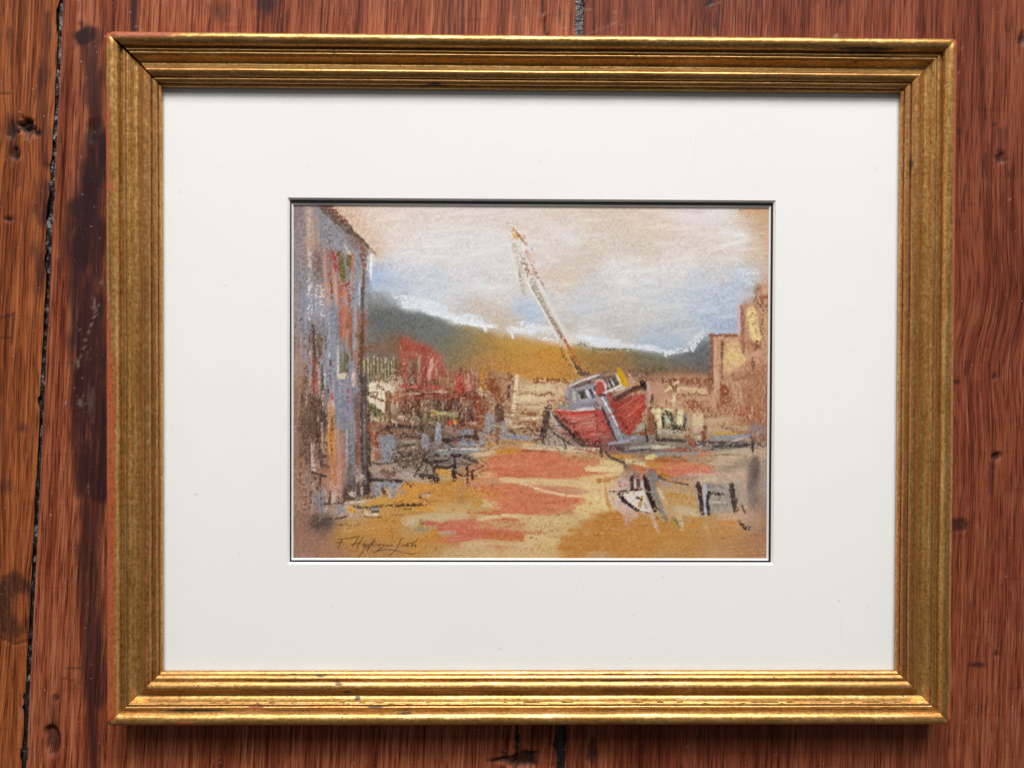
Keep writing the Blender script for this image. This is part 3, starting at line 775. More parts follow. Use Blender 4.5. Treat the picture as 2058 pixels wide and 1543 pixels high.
    S('A06A50', 80, .92, [1490, 500, 1500, 1060]); S('8A5640', 50, .85, [960, 790, 1460, 805]); S('DAB4AC', 74, .5, [1430, 330, 1415, 800]); S('9A6450', 84, .7, [1480, 340, 1490, 560])
    S('C09878', 110, .6, [1560, 420, 1560, 860]); S('E2C688', 160, 1, [1625, 430, 1640, 640, 1700, 820], soft=3); S('8A6848', 74, .6, [1800, 540, 1790, 760]); S('D2A078', 80, .5, [1850, 420, 1850, 700])
    S('8A5A42', 120, .56, [1760, 270, 1840, 390]); S('9A6046', 80, .95, [1770, 195, 1890, 200]); S('A87058', 40, .7, [1760, 0, 1750, 150]); S('D4A690', 90, .72, [1830, 0, 1830, 130])
    S('A87254', 150, .9, [1560, 940, 1640, 960], soft=6, a=.8); S('8E5A42', 100, .6, [1720, 880, 1740, 1040]); S('D8A08A', 110, .5, [1560, 1130, 1770, 1060]); S('A46E52', 300, .9, [1650, 1400, 1800, 1400], soft=14, a=.8)
    S('7E503C', 40, .7, [1640, 1150, 1650, 1330]); S('8A5840', 90, .8, [0, 1490, 1000, 1500]); S('B8825E', 90, .35, [50, 1410, 900, 1400]); S('6E5648', 70, .7, [0, 1390, 60, 1400], soft=4)
    # --- sheet I: left house, ground floor
    at(570, 750)
    S('6A5648', 140, .9, [325, 350, 335, 1250], soft=8, a=.6); S('B58668', 40, .35, [215, 0, 210, 1540]); S('C0AC9C', 64, .5, [420, 0, 430, 300]); S('96483A', 84, .9, [490, 0, 490, 300]); S('DCC0AA', 56, .6, [550, 0, 550, 350]); S('5E5246', 64, .8, [600, 0, 600, 260]); S('E0DAD8', 14, .9, [637, 0, 640, 230])
    S('4A3630', 70, .92, [390, 340, 500, 420, 600, 470, 620, 680, 590, 740]); S('5C4438', 140, .85, [490, 420, 510, 740]); S('8E8068', 44, .5, [440, 560, 450, 860]); S('9A8874', 26, .4, [380, 450, 390, 750])
    S('DDD0C4', 74, .45, [610, 300, 640, 700]); S('6A483C', 110, .6, [460, 760, 470, 1080]); S('4E342C', 96, .78, [560, 800, 530, 1180, 600, 1420]); S('CDB8A8', 96, .45, [600, 720, 625, 1400]); S('D8C4B8', 96, .5, [450, 1100, 470, 1500])
    S('C98850', 120, .78, [735, 450, 745, 1543]); S('D8B096', 44, .6, [690, 430, 700, 900]); S('E0B8A0', 38, .5, [790, 480, 800, 1000]); S('B8742E', 74, .8, [745, 820, 745, 1350]); S('B8424A', 58, .9, [745, 240, 748, 420]); S('E0B89A', 64, .8, [745, 440, 745, 480])
    S('8184A0', 170, 1, [870, 160, 890, 800]); S('8488A0', 150, 1, [740, 0, 720, 240]); S('807C8A', 130, 1, [1030, 520, 1050, 1543]); S('8484A0', 120, 1, [960, 300, 1020, 700]); S('A87884', 84, .7, [1000, 200, 1020, 420])
    S('D6CCB0', 100, .9, [870, 40, 950, 40]); S('E2C4BC', 64, .7, [1080, 0, 1090, 180]); S('DCB8AE', 24, .7, [880, 160, 1010, 190]); S('C09490', 64, .5, [830, 760, 860, 1543]); S('AA7470', 76, .6, [920, 950, 930, 1543]); S('D8C4C0', 30, .5, [980, 860, 970, 1400])
    S('7E5A54', 44, .8, [1170, 0, 1165, 500]); S('8A5C4C', 76, .86, [1150, 560, 1150, 1543]); S('554640', 116, 1, [1230, 40, 1240, 700, 1262, 1560]); S('8E7E7A', 40, .6, [1250, 640, 1250, 1400]); S('43332E', 44, .92, [1310, 160, 1320, 700, 1332, 1500])
    F('E2D4BC', 1, .93, [1320, 120, 1600, 150, 1740, 200, 1590, 420, 1570, 600, 1380, 520, 1320, 460])
    for i, x in enumerate((1330, 1380, 1430, 1490, 1545, 1600, 1655, 1710)):
        S('5E5838', 34, .66, [x, -20, x + 10 - 8 * (i % 3), 130 + 25 * (i % 2)])
    S('5A4A3A', 18, .8, [1320, 290, 1480, 290]); S('55483C', 34, .85, [1330, 350, 1440, 390, 1560, 430]); S('7A6A54', 50, .7, [1510, 170, 1550, 270]); S('5A5C34', 120, .85, [1360, 520, 1540, 680]); S('4F5030', 70, .9, [1400, 540, 1400, 680]); S('DACBA8', 70, .5, [1360, 690, 1570, 760])
    S('D4C8A0', 60, .7, [1660, 140, 1700, 260]); S('835A40', 96, .96, [1610, 300, 1620, 780]); S('9A5238', 210, .74, [1720, 370, 2020, 440]); S('7A4A3A', 120, .6, [1760, 40, 2006, 80]); S('DDB8A0', 250, .18, [1740, 400, 2000, 480]); S('B43C38', 64, .9, [1790, 185, 2020, 200]); S('4A3428', 34, .92, [1780, 590, 2020, 605])
    S('E2CDB4', 96, .7, [1800, 690, 1880, 680]); S('DDC8B0', 56, .6, [1680, 730, 1740, 770]); S('7A5844', 110, .7, [1920, 700, 2020, 710]); S('7E5444', 150, .92, [1360, 800, 1560, 880]); S('9A5E48', 120, .88, [1360, 820, 1430, 1290]); S('3E2E28', 66, .96, [1560, 860, 1720, 800, 2020, 845])
    S('8A6048', 90, .6, [1640, 900, 1840, 930]); S('D8BCA4', 60, .5, [1800, 930, 1880, 930]); S('83796A', 140, .9, [1800, 1080, 2020, 1100]); S('55402F', 56, .8, [1790, 990, 2020, 950]); F('82879A', 1, 1, [1560, 960, 1720, 930, 1760, 1290, 1540, 1330, 1460, 1000]); S('8488A0', 74, .92, [1450, 1380, 1740, 1340])
    S('D2B088', 74, .6, [1370, 1150, 1375, 1400]); S('4A3C3A', 34, .9, [1410, 1400, 1720, 1390, 2020, 1330]); S('5A463A', 66, .8, [1790, 1260, 2020, 1200]); S('B49080', 100, .7, [1380, 1490, 1780, 1430]); S('C8A898', 66, .5, [1760, 1300, 1900, 1300]); S('54443A', 50, .7, [1900, 1180, 2020, 1140])
    # --- sheet J: cottages
    at(810, 750)
    S('5A4438', 170, .62, [40, 40, 150, 130]); S('D8C8BC', 160, .2, [0, 40, 150, 110]); S('B23C3C', 66, .86, [-20, 190, 300, 205, 560, 200]); S('D0A090', 64, .6, [240, 0, 230, 150]); S('8E4034', 76, .96, [320, -20, 320, 250]); S('D8A890', 64, .6, [420, 0, 400, 110]); S('6A3A30', 110, .82, [470, 120, 540, 150]); S('A4805F', 160, .6, [610, 130, 720, 140])
    S('D4937C', 124, .7, [980, 60, 1000, 220]); S('AE3A30', 150, .92, [860, 80, 870, 290]); S('E2C0A0', 18, .8, [1125, 50, 1135, 260]); S('B57C3C', 150, .96, [1240, -20, 1230, 210]); S('DCC9A0', 76, .8, [1185, 240, 1200, 360]); S('6E4030', 90, .6, [0, 270, 300, 260])
    S('DEBBA0', 44, .55, [0, 325, 400, 300, 660, 280]); S('E4C4AC', 50, .85, [560, 275, 650, 280]); S('834838', 100, .92, [-20, 405, 400, 345, 1150, 370]); S('5E463A', 330, .68, [120, 560, 1080, 580]); S('7A4C3C', 160, .7, [0, 480, 200, 520])
    for i, x in enumerate((150, 290, 360, 440, 600, 770, 960, 1100)):
        S('D8C8B0', 34, .46, [x, 420 + 20 * (i % 3), x + 8 - 5 * (i % 4), 800 - 30 * (i % 2)])
    S('4E3E30', 110, .92, [515, 455, 520, 540]); S('543C38', 100, .92, [680, 450, 690, 570]); S('5A3C40', 74, .8, [830, 440, 830, 600]); S('8A8474', 70, .5, [850, 480, 1060, 440]); S('C8BCA8', 110, .25, [860, 440, 1080, 560]); S('5E4034', 100, .92, [910, 590, 910, 760]); S('5A3A30', 64, .9, [1055, 560, 1060, 760]); S('8A4028', 116, .92, [1140, 400, 1195, 770])
    S('A8B27C', 96, .72, [420, 610, 800, 640]); S('C0B84A', 64, .72, [440, 620, 560, 610]); S('4E5E38', 64, .72, [370, 560, 385, 750]); S('BCC8A4', 44, .5, [340, 460, 330, 720]); S('5E6430', 36, .85, [480, 680, 700, 695]); S('98A47A', 90, .5, [420, 740, 520, 780]); S('B48474', 160, .6, [700, 850, 800, 900]); S('BE4232', 100, .96, [720, 760, 745, 765]); S('DC8A3E', 70, .92, [795, 745, 800, 775])
    S('D8B49A', 60, .7, [1040, 770, 1110, 780]); S('4A3C2E', 76, .86, [260, 560, 270, 900]); S('D8CCB8', 130, .3, [80, 700, 300, 760]); S('8A4C30', 170, .8, [1340, 130, 1490, 420]); S('D8C2A4', 116, .6, [1300, 320, 1370, 420]); S('A87048', 60, .7, [1500, 80, 1640, 110]); S('54303A', 64, .86, [1640, 180, 1620, 400]); S('C8A4A8', 30, .6, [1560, 300, 1590, 430])
    S('BFA07E', 140, .6, [1380, 480, 1350, 620]); S('E0CCB0', 54, .5, [1440, 540, 1600, 440]); S('5A4038', 136, .96, [1480, 530, 1490, 760]); S('DCC6A0', 160, .85, [1760, 380, 2020, 380]); S('CDAE84', 60, .7, [1800, 240, 2020, 220]); S('9A7450', 20, .7, [1780, 320, 2020, 310]); S('A8845C', 18, .7, [1760, 470, 2020, 480]); S('E0CCAC', 76, .86, [1755, 50, 1720, 440, 1690, 640])
    S('8E5A40', 76, .82, [1850, 615, 2020, 625]); S('E2D0AE', 54, .86, [1810, 700, 2020, 700]); S('84503A', 54, .82, [1820, 755, 2020, 770]); S('DCCBB4', 100, .6, [1600, 640, 1640, 800]); S('DCC8A8', 64, .6, [1690, 820, 1900, 810]); S('6A4034', 110, .45, [1800, 880, 2020, 880])
    S('8C8A9E', 150, 1, [1340, 690, 1330, 880]); S('8588A0', 90, .96, [1230, 900, 1240, 1090]); S('7E5640', 74, .92, [1450, 780, 1450, 1060]); S('8E8CA4', 90, .92, [1540, 780, 1560, 1000]); S('8688A0', 84, .92, [1500, 960, 1960, 1000]); S('4E4650', 54, .72, [1640, 860, 1720, 930]); S('B09080', 110, .6, [1320, 960, 1400, 1010])
    S('8A8CA0', 110, .96, [890, 920, 1080, 905]); S('8488A0', 104, .96, [860, 1080, 1180, 1090]); S('3C2A28', 66, .96, [890, 985, 1060, 970, 1160, 1040]); S('4A302C', 76, .92, [1110, 880, 1140, 1060]); S('3E2E2A', 84, .96, [630, 1040, 860, 1010]); S('A83A3A', 54, .9, [800, 1060, 810, 1070])
    S('A0A4AC', 104, .92, [535, 800, 540, 1060]); S('7C88A8', 60, .8, [530, 880, 545, 1000]); S('8A8CA0', 124, .96, [330, 990, 335, 1230]); S('4E4644', 54, .9, [430, 970, 455, 1080]); S('8E9098', 70, .82, [480, 1240, 1250, 1190]); S('DCD8DC', 36, .76, [540, 1185, 900, 1165, 1240, 1170]); S('8A8280', 90, .7, [460, 1130, 720, 1120])
    S('6A5444', 420, .75, [-20, 1330, 260, 1340]); S('54442F', 84, .82, [-20, 1150, 160, 1110]); S('4E3E30', 54, .82, [0, 1300, 220, 1180]); S('B0A08C', 60, .6, [0, 1060, 160, 1060]); S('D0BCA8', 60, .45, [120, 1140, 220, 1160])
    S('8A8078', 90, .7, [380, 1290, 720, 1290]); S('4A4044', 44, .92, [340, 1325, 560, 1240]); S('3A2C2C', 66, .96, [330, 1370, 720, 1360]); S('382A2C', 66, .96, [750, 1270, 980, 1290, 1140, 1390]); S('46362A', 66, .96, [460, 1440, 760, 1460]); S('33242A', 66, .96, [790, 1280, 790, 1543]); S('3A2C28', 34, .9, [820, 1400, 1110, 1410]); S('3A2C28', 44, .9, [970, 1430, 985, 1543])
    S('8E8470', 70, .6, [860, 1360, 1040, 1390])
    for i in range(5):
        S('4E4034', 36, .75, [60 + 75 * i, 1543, 170 + 65 * i, 1380]); S('CFC4B8', 30, .55, [95 + 80 * i, 1543, 190 + 70 * i, 1410])
    S('DCC498', 84, .6, [1040, 1270, 1420, 1220]); S('CFC8B4', 56, .5, [1300, 1180, 1500, 1120]); F('CB7854', 2, 1, [1160, 1560, 1200, 1420, 1400, 1310, 1700, 1255, 2020, 1215, 2020, 1560]); S('C58A3C', 90, .92, [1450, 1215, 1780, 1190]); S('D99A4C', 54, .8, [1830, 1085, 2020, 1080]); S('E0C090', 60, .5, [1800, 1130, 2020, 1140]); S('8E5A34', 20, .8, [1800, 1200, 2020, 1210])
    S('DC9A72', 300, .12, [1300, 1480, 2000, 1420])
    # --- sheet K: the red boat
    at(1050, 750)
    S('DCC8A0', 90, .8, [0, 225, 420, 220, 600, 260]); S('DEC8A2', 120, .76, [0, 405, 400, 400]); S('8A6042', 22, .82, [0, 310, 340, 325]); S('DCC6A4', 56, .6, [0, 525, 300, 520]); S('94603F', 66, .86, [0, 610, 180, 620]); S('E4D2B0', 54, .9, [0, 700, 280, 690]); S('8A5238', 54, .8, [0, 770, 200, 790])
    S('CBA588', 160, .7, [480, 260, 470, 360]); S('A87460', 120, .6, [420, 440, 640, 420]); S('8A5040', 40, .6, [210, 340, 420, 310]); S('74483C', 150, .45, [60, 880, 280, 900]); S('8A8CA0', 70, .8, [0, 1000, 90, 1010])
    F('8A8798', 1, 1, [630, 290, 720, 210, 1110, 150, 1180, 340, 1150, 540, 720, 530, 680, 430]); S('77686A', 76, .96, [720, 185, 1050, 90, 1260, 10]); S('6A4A4A', 34, .82, [790, 220, 1100, 110]); S('E8D8D0', 30, .92, [710, 195, 900, 110, 1180, 20]); S('C49A98', 74, .6, [640, 260, 660, 300]); S('8A8C90', 90, .8, [560, 520, 900, 520])
    S('C8C2A8', 56, .72, [785, 290, 800, 430]); F('4C4438', 1, 1, [845, 280, 960, 245, 990, 380, 900, 405]); S('D8D2BC', 20, .92, [860, 330, 890, 410, 990, 390]); S('D8DCE4', 54, .92, [985, 270, 1035, 370]); S('3A2C30', 50, .92, [1045, 250, 1090, 360]); S('6A4A50', 50, .8, [1100, 130, 1120, 300]); S('E4DCDC', 18, .92, [1060, 220, 1140, 350]); S('A8A6B0', 60, .7, [880, 440, 1100, 400])
    F('5A4E48', 1, 1, [1230, 70, 1440, 20, 1510, 190, 1300, 260]); S('E6E0DC', 26, .8, [1295, 80, 1345, 210]); S('E6E0DC', 24, .8, [1355, 70, 1415, 190]); S('C8C4BC', 20, .6, [1250, 110, 1290, 220]); S('ECECF0', 46, .96, [1440, 0, 1535, 175]); S('E4E0DA', 42, .92, [1550, 165, 1290, 285, 1230, 330]); S('D6D2C0', 54, .7, [1610, 210, 1400, 270])
    S('E8C4C0', 50, .8, [1120, 160, 1150, 115, 1220, 110, 1280, 180, 1280, 260]); S('C04448', 104, 1, [1190, 165, 1182, 300]); S('CF9E14', 100, .98, [1500, 0, 1570, 150]); S('E0B8B0', 44, .6, [1640, 0, 1720, 130]); S('D8A89C', 40, .5, [1640, 140, 1700, 60]); S('A89080', 70, .6, [1420, 330, 1640, 230])
    F('A8352E', 1, 1, [1320, 400, 1560, 450, 1750, 330, 1900, 290, 1910, 540, 1820, 740, 1720, 880, 1620, 935, 1520, 830, 1440, 650]); S('A08A72', 64, .8, [1430, 345, 1600, 280]); S('8A3A34', 76, .86, [1380, 440, 1560, 440, 1740, 320]); S('8A4034', 110, .6, [1420, 560, 1600, 570]); S('C0362A', 130, .7, [1760, 580, 1820, 480]); S('C8905E', 120, .26, [1600, 850, 1790, 480]); S('C98A60', 200, .14, [1480, 600, 1700, 520])
    S('D0A0A0', 18, .72, [1500, 520, 1700, 420, 1800, 350]); S('C89088', 14, .7, [1560, 560, 1720, 470, 1860, 380]); S('A84444', 66, .8, [1330, 320, 1400, 400]); S('54342C', 84, .96, [1440, 395, 1650, 280, 1890, 165]); S('2E1E1C', 84, .95, [1845, 135, 1885, 215]); S('B0A0A0', 60, .7, [1935, 150, 1965, 480, 1890, 640]); S('D8C0BC', 30, .6, [1930, 130, 1990, 300])
    F('B04C46', 1, 1, [440, 540, 700, 590, 1110, 565, 1240, 600, 1290, 750, 1335, 900, 1280, 1060, 1100, 1115, 930, 1085, 820, 1000, 700, 850, 560, 690]); S('C8403A', 84, .96, [520, 575, 800, 640, 1090, 605]); S('B88468', 60, .6, [720, 795, 1000, 765, 1150, 755]); S('D89C84', 160, .2, [680, 760, 1150, 740]); S('E0B0A4', 20, .78, [640, 680, 900, 692, 1100, 650]); S('DCC0A8', 22, .6, [850, 830, 1150, 790]); S('B85A4C', 44, .8, [830, 885, 1170, 850]); S('C04A4A', 76, .9, [1190, 610, 1280, 880])
    S('E0B8A4', 32, .72, [1020, 955, 1230, 920]); S('6A3E38', 84, .82, [840, 900, 860, 1000, 1000, 1080]); S('8E6458', 96, .7, [1150, 1000, 1280, 990]); S('9C4A44', 50, .85, [950, 1055, 1250, 1035]); S('5A4440', 44, .92, [900, 1095, 1190, 1115]); S('EADADA', 22, .92, [490, 560, 800, 578, 1130, 545]); S('D8D0D4', 20, .85, [830, 548, 1100, 520])
    S('B89898', 96, .82, [1170, 400, 1225, 520]); S('E0C8C4', 30, .7, [1150, 520, 1220, 540]); S('4A3234', 18, .92, [1090, 470, 1145, 560]); S('4A3234', 18, .92, [1120, 435, 1175, 500]); S('3A2A2A', 34, .9, [1170, 340, 1260, 330]); S('4A3238', 76, .96, [1245, 540, 1360, 830, 1475, 1040]); S('9095A4', 104, 1, [1245, 400, 1370, 680, 1505, 1000]); S('ECEEF4', 26, .92, [1225, 370, 1380, 640, 1470, 810])
    S('B0A090', 140, .62, [380, 1010, 740, 1110]); S('3E2E2E', 116, .92, [385, 520, 350, 800, 290, 1000]); S('CDBEC0', 96, .55, [470, 720, 620, 920]); S('4E4638', 64, .96, [480, 640, 620, 800, 740, 900]); S('7A5450', 86, .8, [640, 930, 760, 940]); S('4E3C3C', 44, .82, [420, 880, 620, 1020, 760, 1100]); S('46403A', 66, .92, [770, 950, 860, 1080, 1000, 1130]); S('D8C4C0', 44, .45, [420, 600, 470, 700])
    for i, x in enumerate((190, 290, 390, 480, 550, 630, 700)):
        S('544240', 28, .72, [x, 970 + 12 * i, x + 20, 1130 + 10 * (i % 3)])
    S('77706A', 66, .82, [1620, 1060, 2020, 1050]); S('B8B0A8', 64, .7, [1590, 1155, 2020, 1130]); S('5A5054', 44, .82, [1560, 1205, 2020, 1165]); S('5E4E52', 116, .86, [1380, 1150, 1600, 1150]); S('82868E', 90, .95, [1530, 960, 1610, 1010]); S('8A8494', 66, .72, [1740, 990, 1900, 1000]); S('9A9CB8', 54, .96, [1330, 1085, 1560, 1050, 1740, 985]); S('A8A494', 96, .7, [1780, 860, 1880, 800]); S('8E4E38', 54, .85, [1780, 930, 1880, 920])
    S('8A5A38', 96, .92, [1965, 560, 1965, 900]); S('2E2422', 32, .96, [1895, 740, 1930, 1050]); S('4A5048', 40, .8, [1290, 1100, 1340, 1130])
    F('CB7854', 2, 1, [-20, 1225, 300, 1230, 560, 1270, 900, 1330, 1240, 1400, 1000, 1430, 1000, 1560, -20, 1560]); S('D9C4A0', 96, .66, [0, 1120, 500, 1160, 1190, 1190]); S('9A5A38', 22, .85, [0, 1190, 400, 1205]); S('9E6044', 34, .85, [820, 1165, 1180, 1235]); S('B87C50', 90, .7, [700, 1300, 1200, 1340]); S('DC9870', 260, .12, [100, 1480, 560, 1480])
    S('E2C690', 90, .86, [1230, 1370, 1520, 1420]); S('E6CC96', 90, .95, [1020, 1470, 1510, 1485]); S('C98A44', 64, .85, [1400, 1280, 1700, 1290]); S('E2CC94', 84, .86, [1620, 1340, 1950, 1420]); S('C2704E', 120, .9, [1700, 1450, 2020, 1530]); S('4A4436', 48, .92, [1208, 1100, 1220, 1290]); S('4A4034', 38, .88, [1255, 1180, 1360, 1300, 1560, 1375, 1625, 1530])
    # --- sheet L: right yard
    at(1300, 750)
    S('AA7858', 180, .9, [1250, 80, 1830, 110], soft=8, a=.7); S('C49080', 220, .45, [120, 170, 300, 450]); S('905A40', 90, .86, [500, 110, 950, 140]); S('E2C89A', 64, .96, [295, 260, 475, 130]); S('DEC49A', 120, .76, [510, 250, 970, 280]); S('7A5C40', 28, .72, [500, 310, 940, 325]); S('7A5840', 50, .7, [450, 170, 430, 300]); S('E2CCA4', 64, .92, [420, 310, 405, 480]); S('D2AE86', 80, .5, [560, 385, 950, 380]); S('D8BA90', 160, .4, [240, 430, 500, 480])
    S('8E5A40', 84, .96, [980, 0, 980, 290]); S('D8AE92', 90, .76, [1080, 0, 1090, 200, 1060, 310]); S('904E34', 160, .86, [1205, 250, 1230, 500]); S('CFA784', 170, .45, [1380, 190, 1440, 470]); S('DCA88C', 96, .5, [1000, 320, 1050, 540]); S('9C5438', 140, .6, [620, 450, 920, 550]); S('9A573C', 180, .62, [1150, 540, 1850, 640]); S('9A573C', 120, .6, [1500, 700, 1850, 730]); S('A06F55', 90, .9, [1830, 100, 1830, 700], soft=5, a=.8); S('D8A888', 260, .16, [1200, 560, 1800, 680])
    S('6A4A44', 54, .82, [80, 330, 55, 560]); S('E0D2A4', 76, .92, [90, 575, 370, 560]); S('E0D8AC', 90, .92, [160, 600, 190, 800]); S('555848', 170, .76, [310, 640, 430, 880]); S('D0D0C8', 84, .6, [280, 680, 330, 760]); S('DED6AE', 96, .96, [515, 580, 505, 800]); S('333026', 44, .95, [235, 650, 260, 880]); S('4A4A34', 130, .76, [350, 860, 560, 850]); S('464644', 64, .82, [600, 650, 585, 820]); S('BEB4B8', 64, .6, [640, 640, 650, 800]); S('DCC9A2', 190, .8, [780, 650, 790, 770])
    S('7E4A30', 110, .92, [60, 680, 80, 900]); S('2A2220', 38, .96, [125, 740, 140, 980]); S('CCC0BC', 100, .5, [180, 890, 560, 920]); S('3E3230', 66, .92, [160, 1020, 640, 1045]); S('7A4E3C', 44, .82, [910, 680, 890, 1000]); S('D4AC9A', 90, .7, [700, 890, 820, 860]); S('8A5038', 90, .9, [870, 930, 890, 1040]); S('8E5238', 120, .96, [640, 1000, 710, 1080]); S('E2CFB4', 54, .82, [760, 990, 830, 980]); S('9A5A44', 60, .7, [640, 860, 700, 900])
    S('CDB592', 120, .6, [940, 740, 1300, 720]); S('8A7A58', 60, .5, [940, 640, 1060, 660]); S('C9B28C', 84, .6, [960, 860, 1620, 830]); S('6E5E54', 54, .72, [1170, 830, 1390, 855]); S('C69A4C', 54, .92, [1010, 920, 1390, 920]); S('8A8EA0', 76, .86, [1040, 1000, 1610, 960]); S('7E9098', 50, .9, [1240, 995, 1400, 980]); S('57504E', 120, .75, [960, 1095, 1620, 1075]); S('403838', 54, .86, [1000, 1160, 1640, 1110]); S('D8D0CC', 26, .82, [1340, 1040, 1530, 980]); S('4E4048', 96, .86, [800, 1080, 930, 1100]); S('D8D0CC', 26, .8, [800, 1135, 860, 1110])
    S('80757E', 190, 1, [1690, 860, 1740, 870], soft=11, a=.85); S('CDB598', 190, .45, [1050, 1310, 1600, 1210]); S('D0AE94', 300, .3, [1350, 1350, 1750, 1200]); S('8A7A6C', 120, 1, [1180, 1510, 1560, 1350], soft=8, a=.7); S('5E504A', 110, 1, [1690, 1320, 1690, 1560], soft=6, a=.8); S('38302C', 48, .96, [1640, 990, 1650, 1230]); S('4A4040', 32, .85, [1630, 1080, 1745, 1080])
    S('D0C8A8', 84, .82, [80, 1130, 400, 1130]); S('6A5A54', 44, .82, [0, 1190, 260, 1190]); S('96503A', 64, .92, [280, 1185, 640, 1180]); S('94908C', 64, .86, [90, 1245, 790, 1240]); S('E0D090', 90, .92, [0, 1290, 120, 1290]); S('A86438', 84, .96, [130, 1335, 640, 1335]); S('AA906C', 100, .7, [650, 1330, 1060, 1310]); S('C58440', 90, .9, [0, 1400, 300, 1430]); S('C97856', 130, .92, [300, 1450, 1000, 1490]); S('D06C58', 64, .8, [300, 1520, 960, 1530])
    # --- sheet M: lower left
    at(570, 940)
    S('E0CCC8', 120, .42, [480, 280, 570, 420]); S('8A7C84', 150, 1, [480, 470, 560, 640], soft=9, a=.7); S('8288A0', 100, .86, [575, 370, 580, 610]); S('D8C4B8', 66, .45, [640, 380, 660, 720]); S('C9988A', 96, .6, [850, 0, 860, 400]); S('B0663A', 116, .8, [740, -20, 760, 220]); S('E0B49A', 140, .48, [740, 200, 780, 380]); S('4A3630', 44, .92, [410, 60, 540, 100, 690, 140]); S('C9B4A4', 86, .8, [780, 380, 770, 560]); S('4A3A34', 44, .8, [725, 360, 710, 600])
    S('6A6460', 106, 1, [1030, -20, 1030, 330]); S('5A463C', 124, .9, [1000, 290, 930, 520]); S('C9ACA0', 90, .6, [1150, 0, 1160, 240]); S('524640', 44, .9, [1150, 240, 1170, 440]); S('524640', 48, .9, [1230, 240, 1220, 470]); S('D8CCC4', 50, .6, [1230, 90, 1215, 220]); S('3E302E', 66, .96, [1310, -20, 1290, 440]); S('D8CCC4', 20, .8, [1200, 300, 1210, 420]); S('CFC4B0', 90, .7, [1050, 400, 1080, 410]); S('4A3C34', 30, .8, [1000, 500, 1200, 500])
    S('B89C8C', 170, .6, [1390, 0, 1500, 140]); S('7E6050', 140, .82, [1560, 70, 1650, 110]); S('CFB0A4', 150, .6, [1790, 130, 2020, 100]); S('D8C4B8', 120, .5, [1500, 340, 1640, 430]); S('5A3E38', 64, .82, [1520, 320, 1575, 420]); S('8490A4', 80, 1, [1430, 220, 1440, 440]); S('8088A0', 80, 1, [1430, 260, 1770, 260]); S('8288A0', 76, 1, [1680, 240, 1690, 500]); S('8C8C94', 74, .82, [1800, 260, 1835, 380]); S('3A2E2C', 64, .96, [1340, 190, 1560, 185, 1820, 200]); S('4A3C36', 54, .85, [1300, 440, 1400, 455])
    S('CC8E3C', 220, .96, [1950, 330, 2020, 420]); S('C98A3C', 110, .9, [1700, 520, 1900, 470]); S('DCC0A8', 54, .7, [960, 540, 1400, 505]); S('D29A48', 70, .8, [1330, 530, 1560, 510]); S('5E4A28', 56, .82, [1080, 600, 1300, 625, 1490, 590]); S('3C2C1C', 48, .72, [1500, 590, 1760, 580, 2020, 570]); S('8A8898', 64, .72, [1360, 630, 1470, 650]); S('E0D0C0', 86, .82, [1250, 700, 1420, 715]); S('40302C', 38, .92, [1350, 690, 1465, 670]); S('6A4E2E', 32, .86, [1210, 680, 1260, 760, 1500, 770])
    S('D8BCA8', 80, .5, [950, 570, 1000, 620]); S('D0923E', 116, .9, [1030, 640, 1060, 660]); F('8087A0', 1, 1, [865, 520, 950, 640, 870, 780, 805, 640]); S('42322C', 42, .8, [640, 560, 760, 560, 880, 535]); S('4A3A30', 38, .82, [720, 800, 860, 780, 970, 745]); S('574640', 150, 1, [500, 860, 650, 840], soft=11, a=.85); S('8A5E3A', 34, .7, [870, 880, 1000, 895, 1200, 870]); S('CDB292', 140, .6, [1900, 850, 2020, 880]); S('7E5230', 32, .72, [1700, 720, 1860, 735]); S('D8B07A', 300, .14, [1000, 950, 1500, 900])
    # --- sheet N: lower middle
    at(810, 940)
    S('B8A498', 220, .6, [0, 60, 220, 120]); S('3A2A22', 44, .95, [480, 0, 770, 10]); S('CF9440', 110, .96, [510, 60, 740, 70]); S('BCA466', 70, .6, [560, 150, 740, 160]); S('342624', 76, .96, [780, -20, 780, 180]); S('8A7A60', 116, .6, [860, 50, 910, 130]); S('3A2C28', 44, .9, [820, 90, 930, 120]); S('3A2A28', 48, .96, [985, -20, 990, 220]); S('3A2A28', 54, .9, [1060, 40, 1070, 150]); S('4A3C34', 54, .8, [170, 130, 230, -20]); S('C9BEB0', 34, .7, [330, -20, 280, 110]); S('C9BEB0', 34, .6, [410, -20, 380, 100]); S('4A3A30', 54, .9, [470, -20, 475, 120]); S('3C2C2C', 100, .8, [290, 120, 500, 130, 510, 190])
    S('CB8A3C', 160, .96, [40, 310, 420, 310]); S('C2883F', 220, .96, [490, 400, 1000, 420]); S('D8A060', 400, .14, [100, 400, 1000, 380]); S('6A6060', 34, .72, [220, 440, 330, 400, 440, 380]); S('D8C4B4', 56, .6, [290, 420, 440, 440]); S('5A4A3C', 34, .6, [230, 440, 350, 510, 510, 555]); S('CF9040', 96, .92, [240, 640, 500, 610]); S('3C2C1C', 54, .7, [0, 575, 350, 560]); S('4A3826', 32, .7, [0, 630, 140, 635]); S('B28458', 130, .9, [870, 350, 910, 520], soft=6, a=.7); S('B88064', 84, .72, [960, 280, 1080, 240])
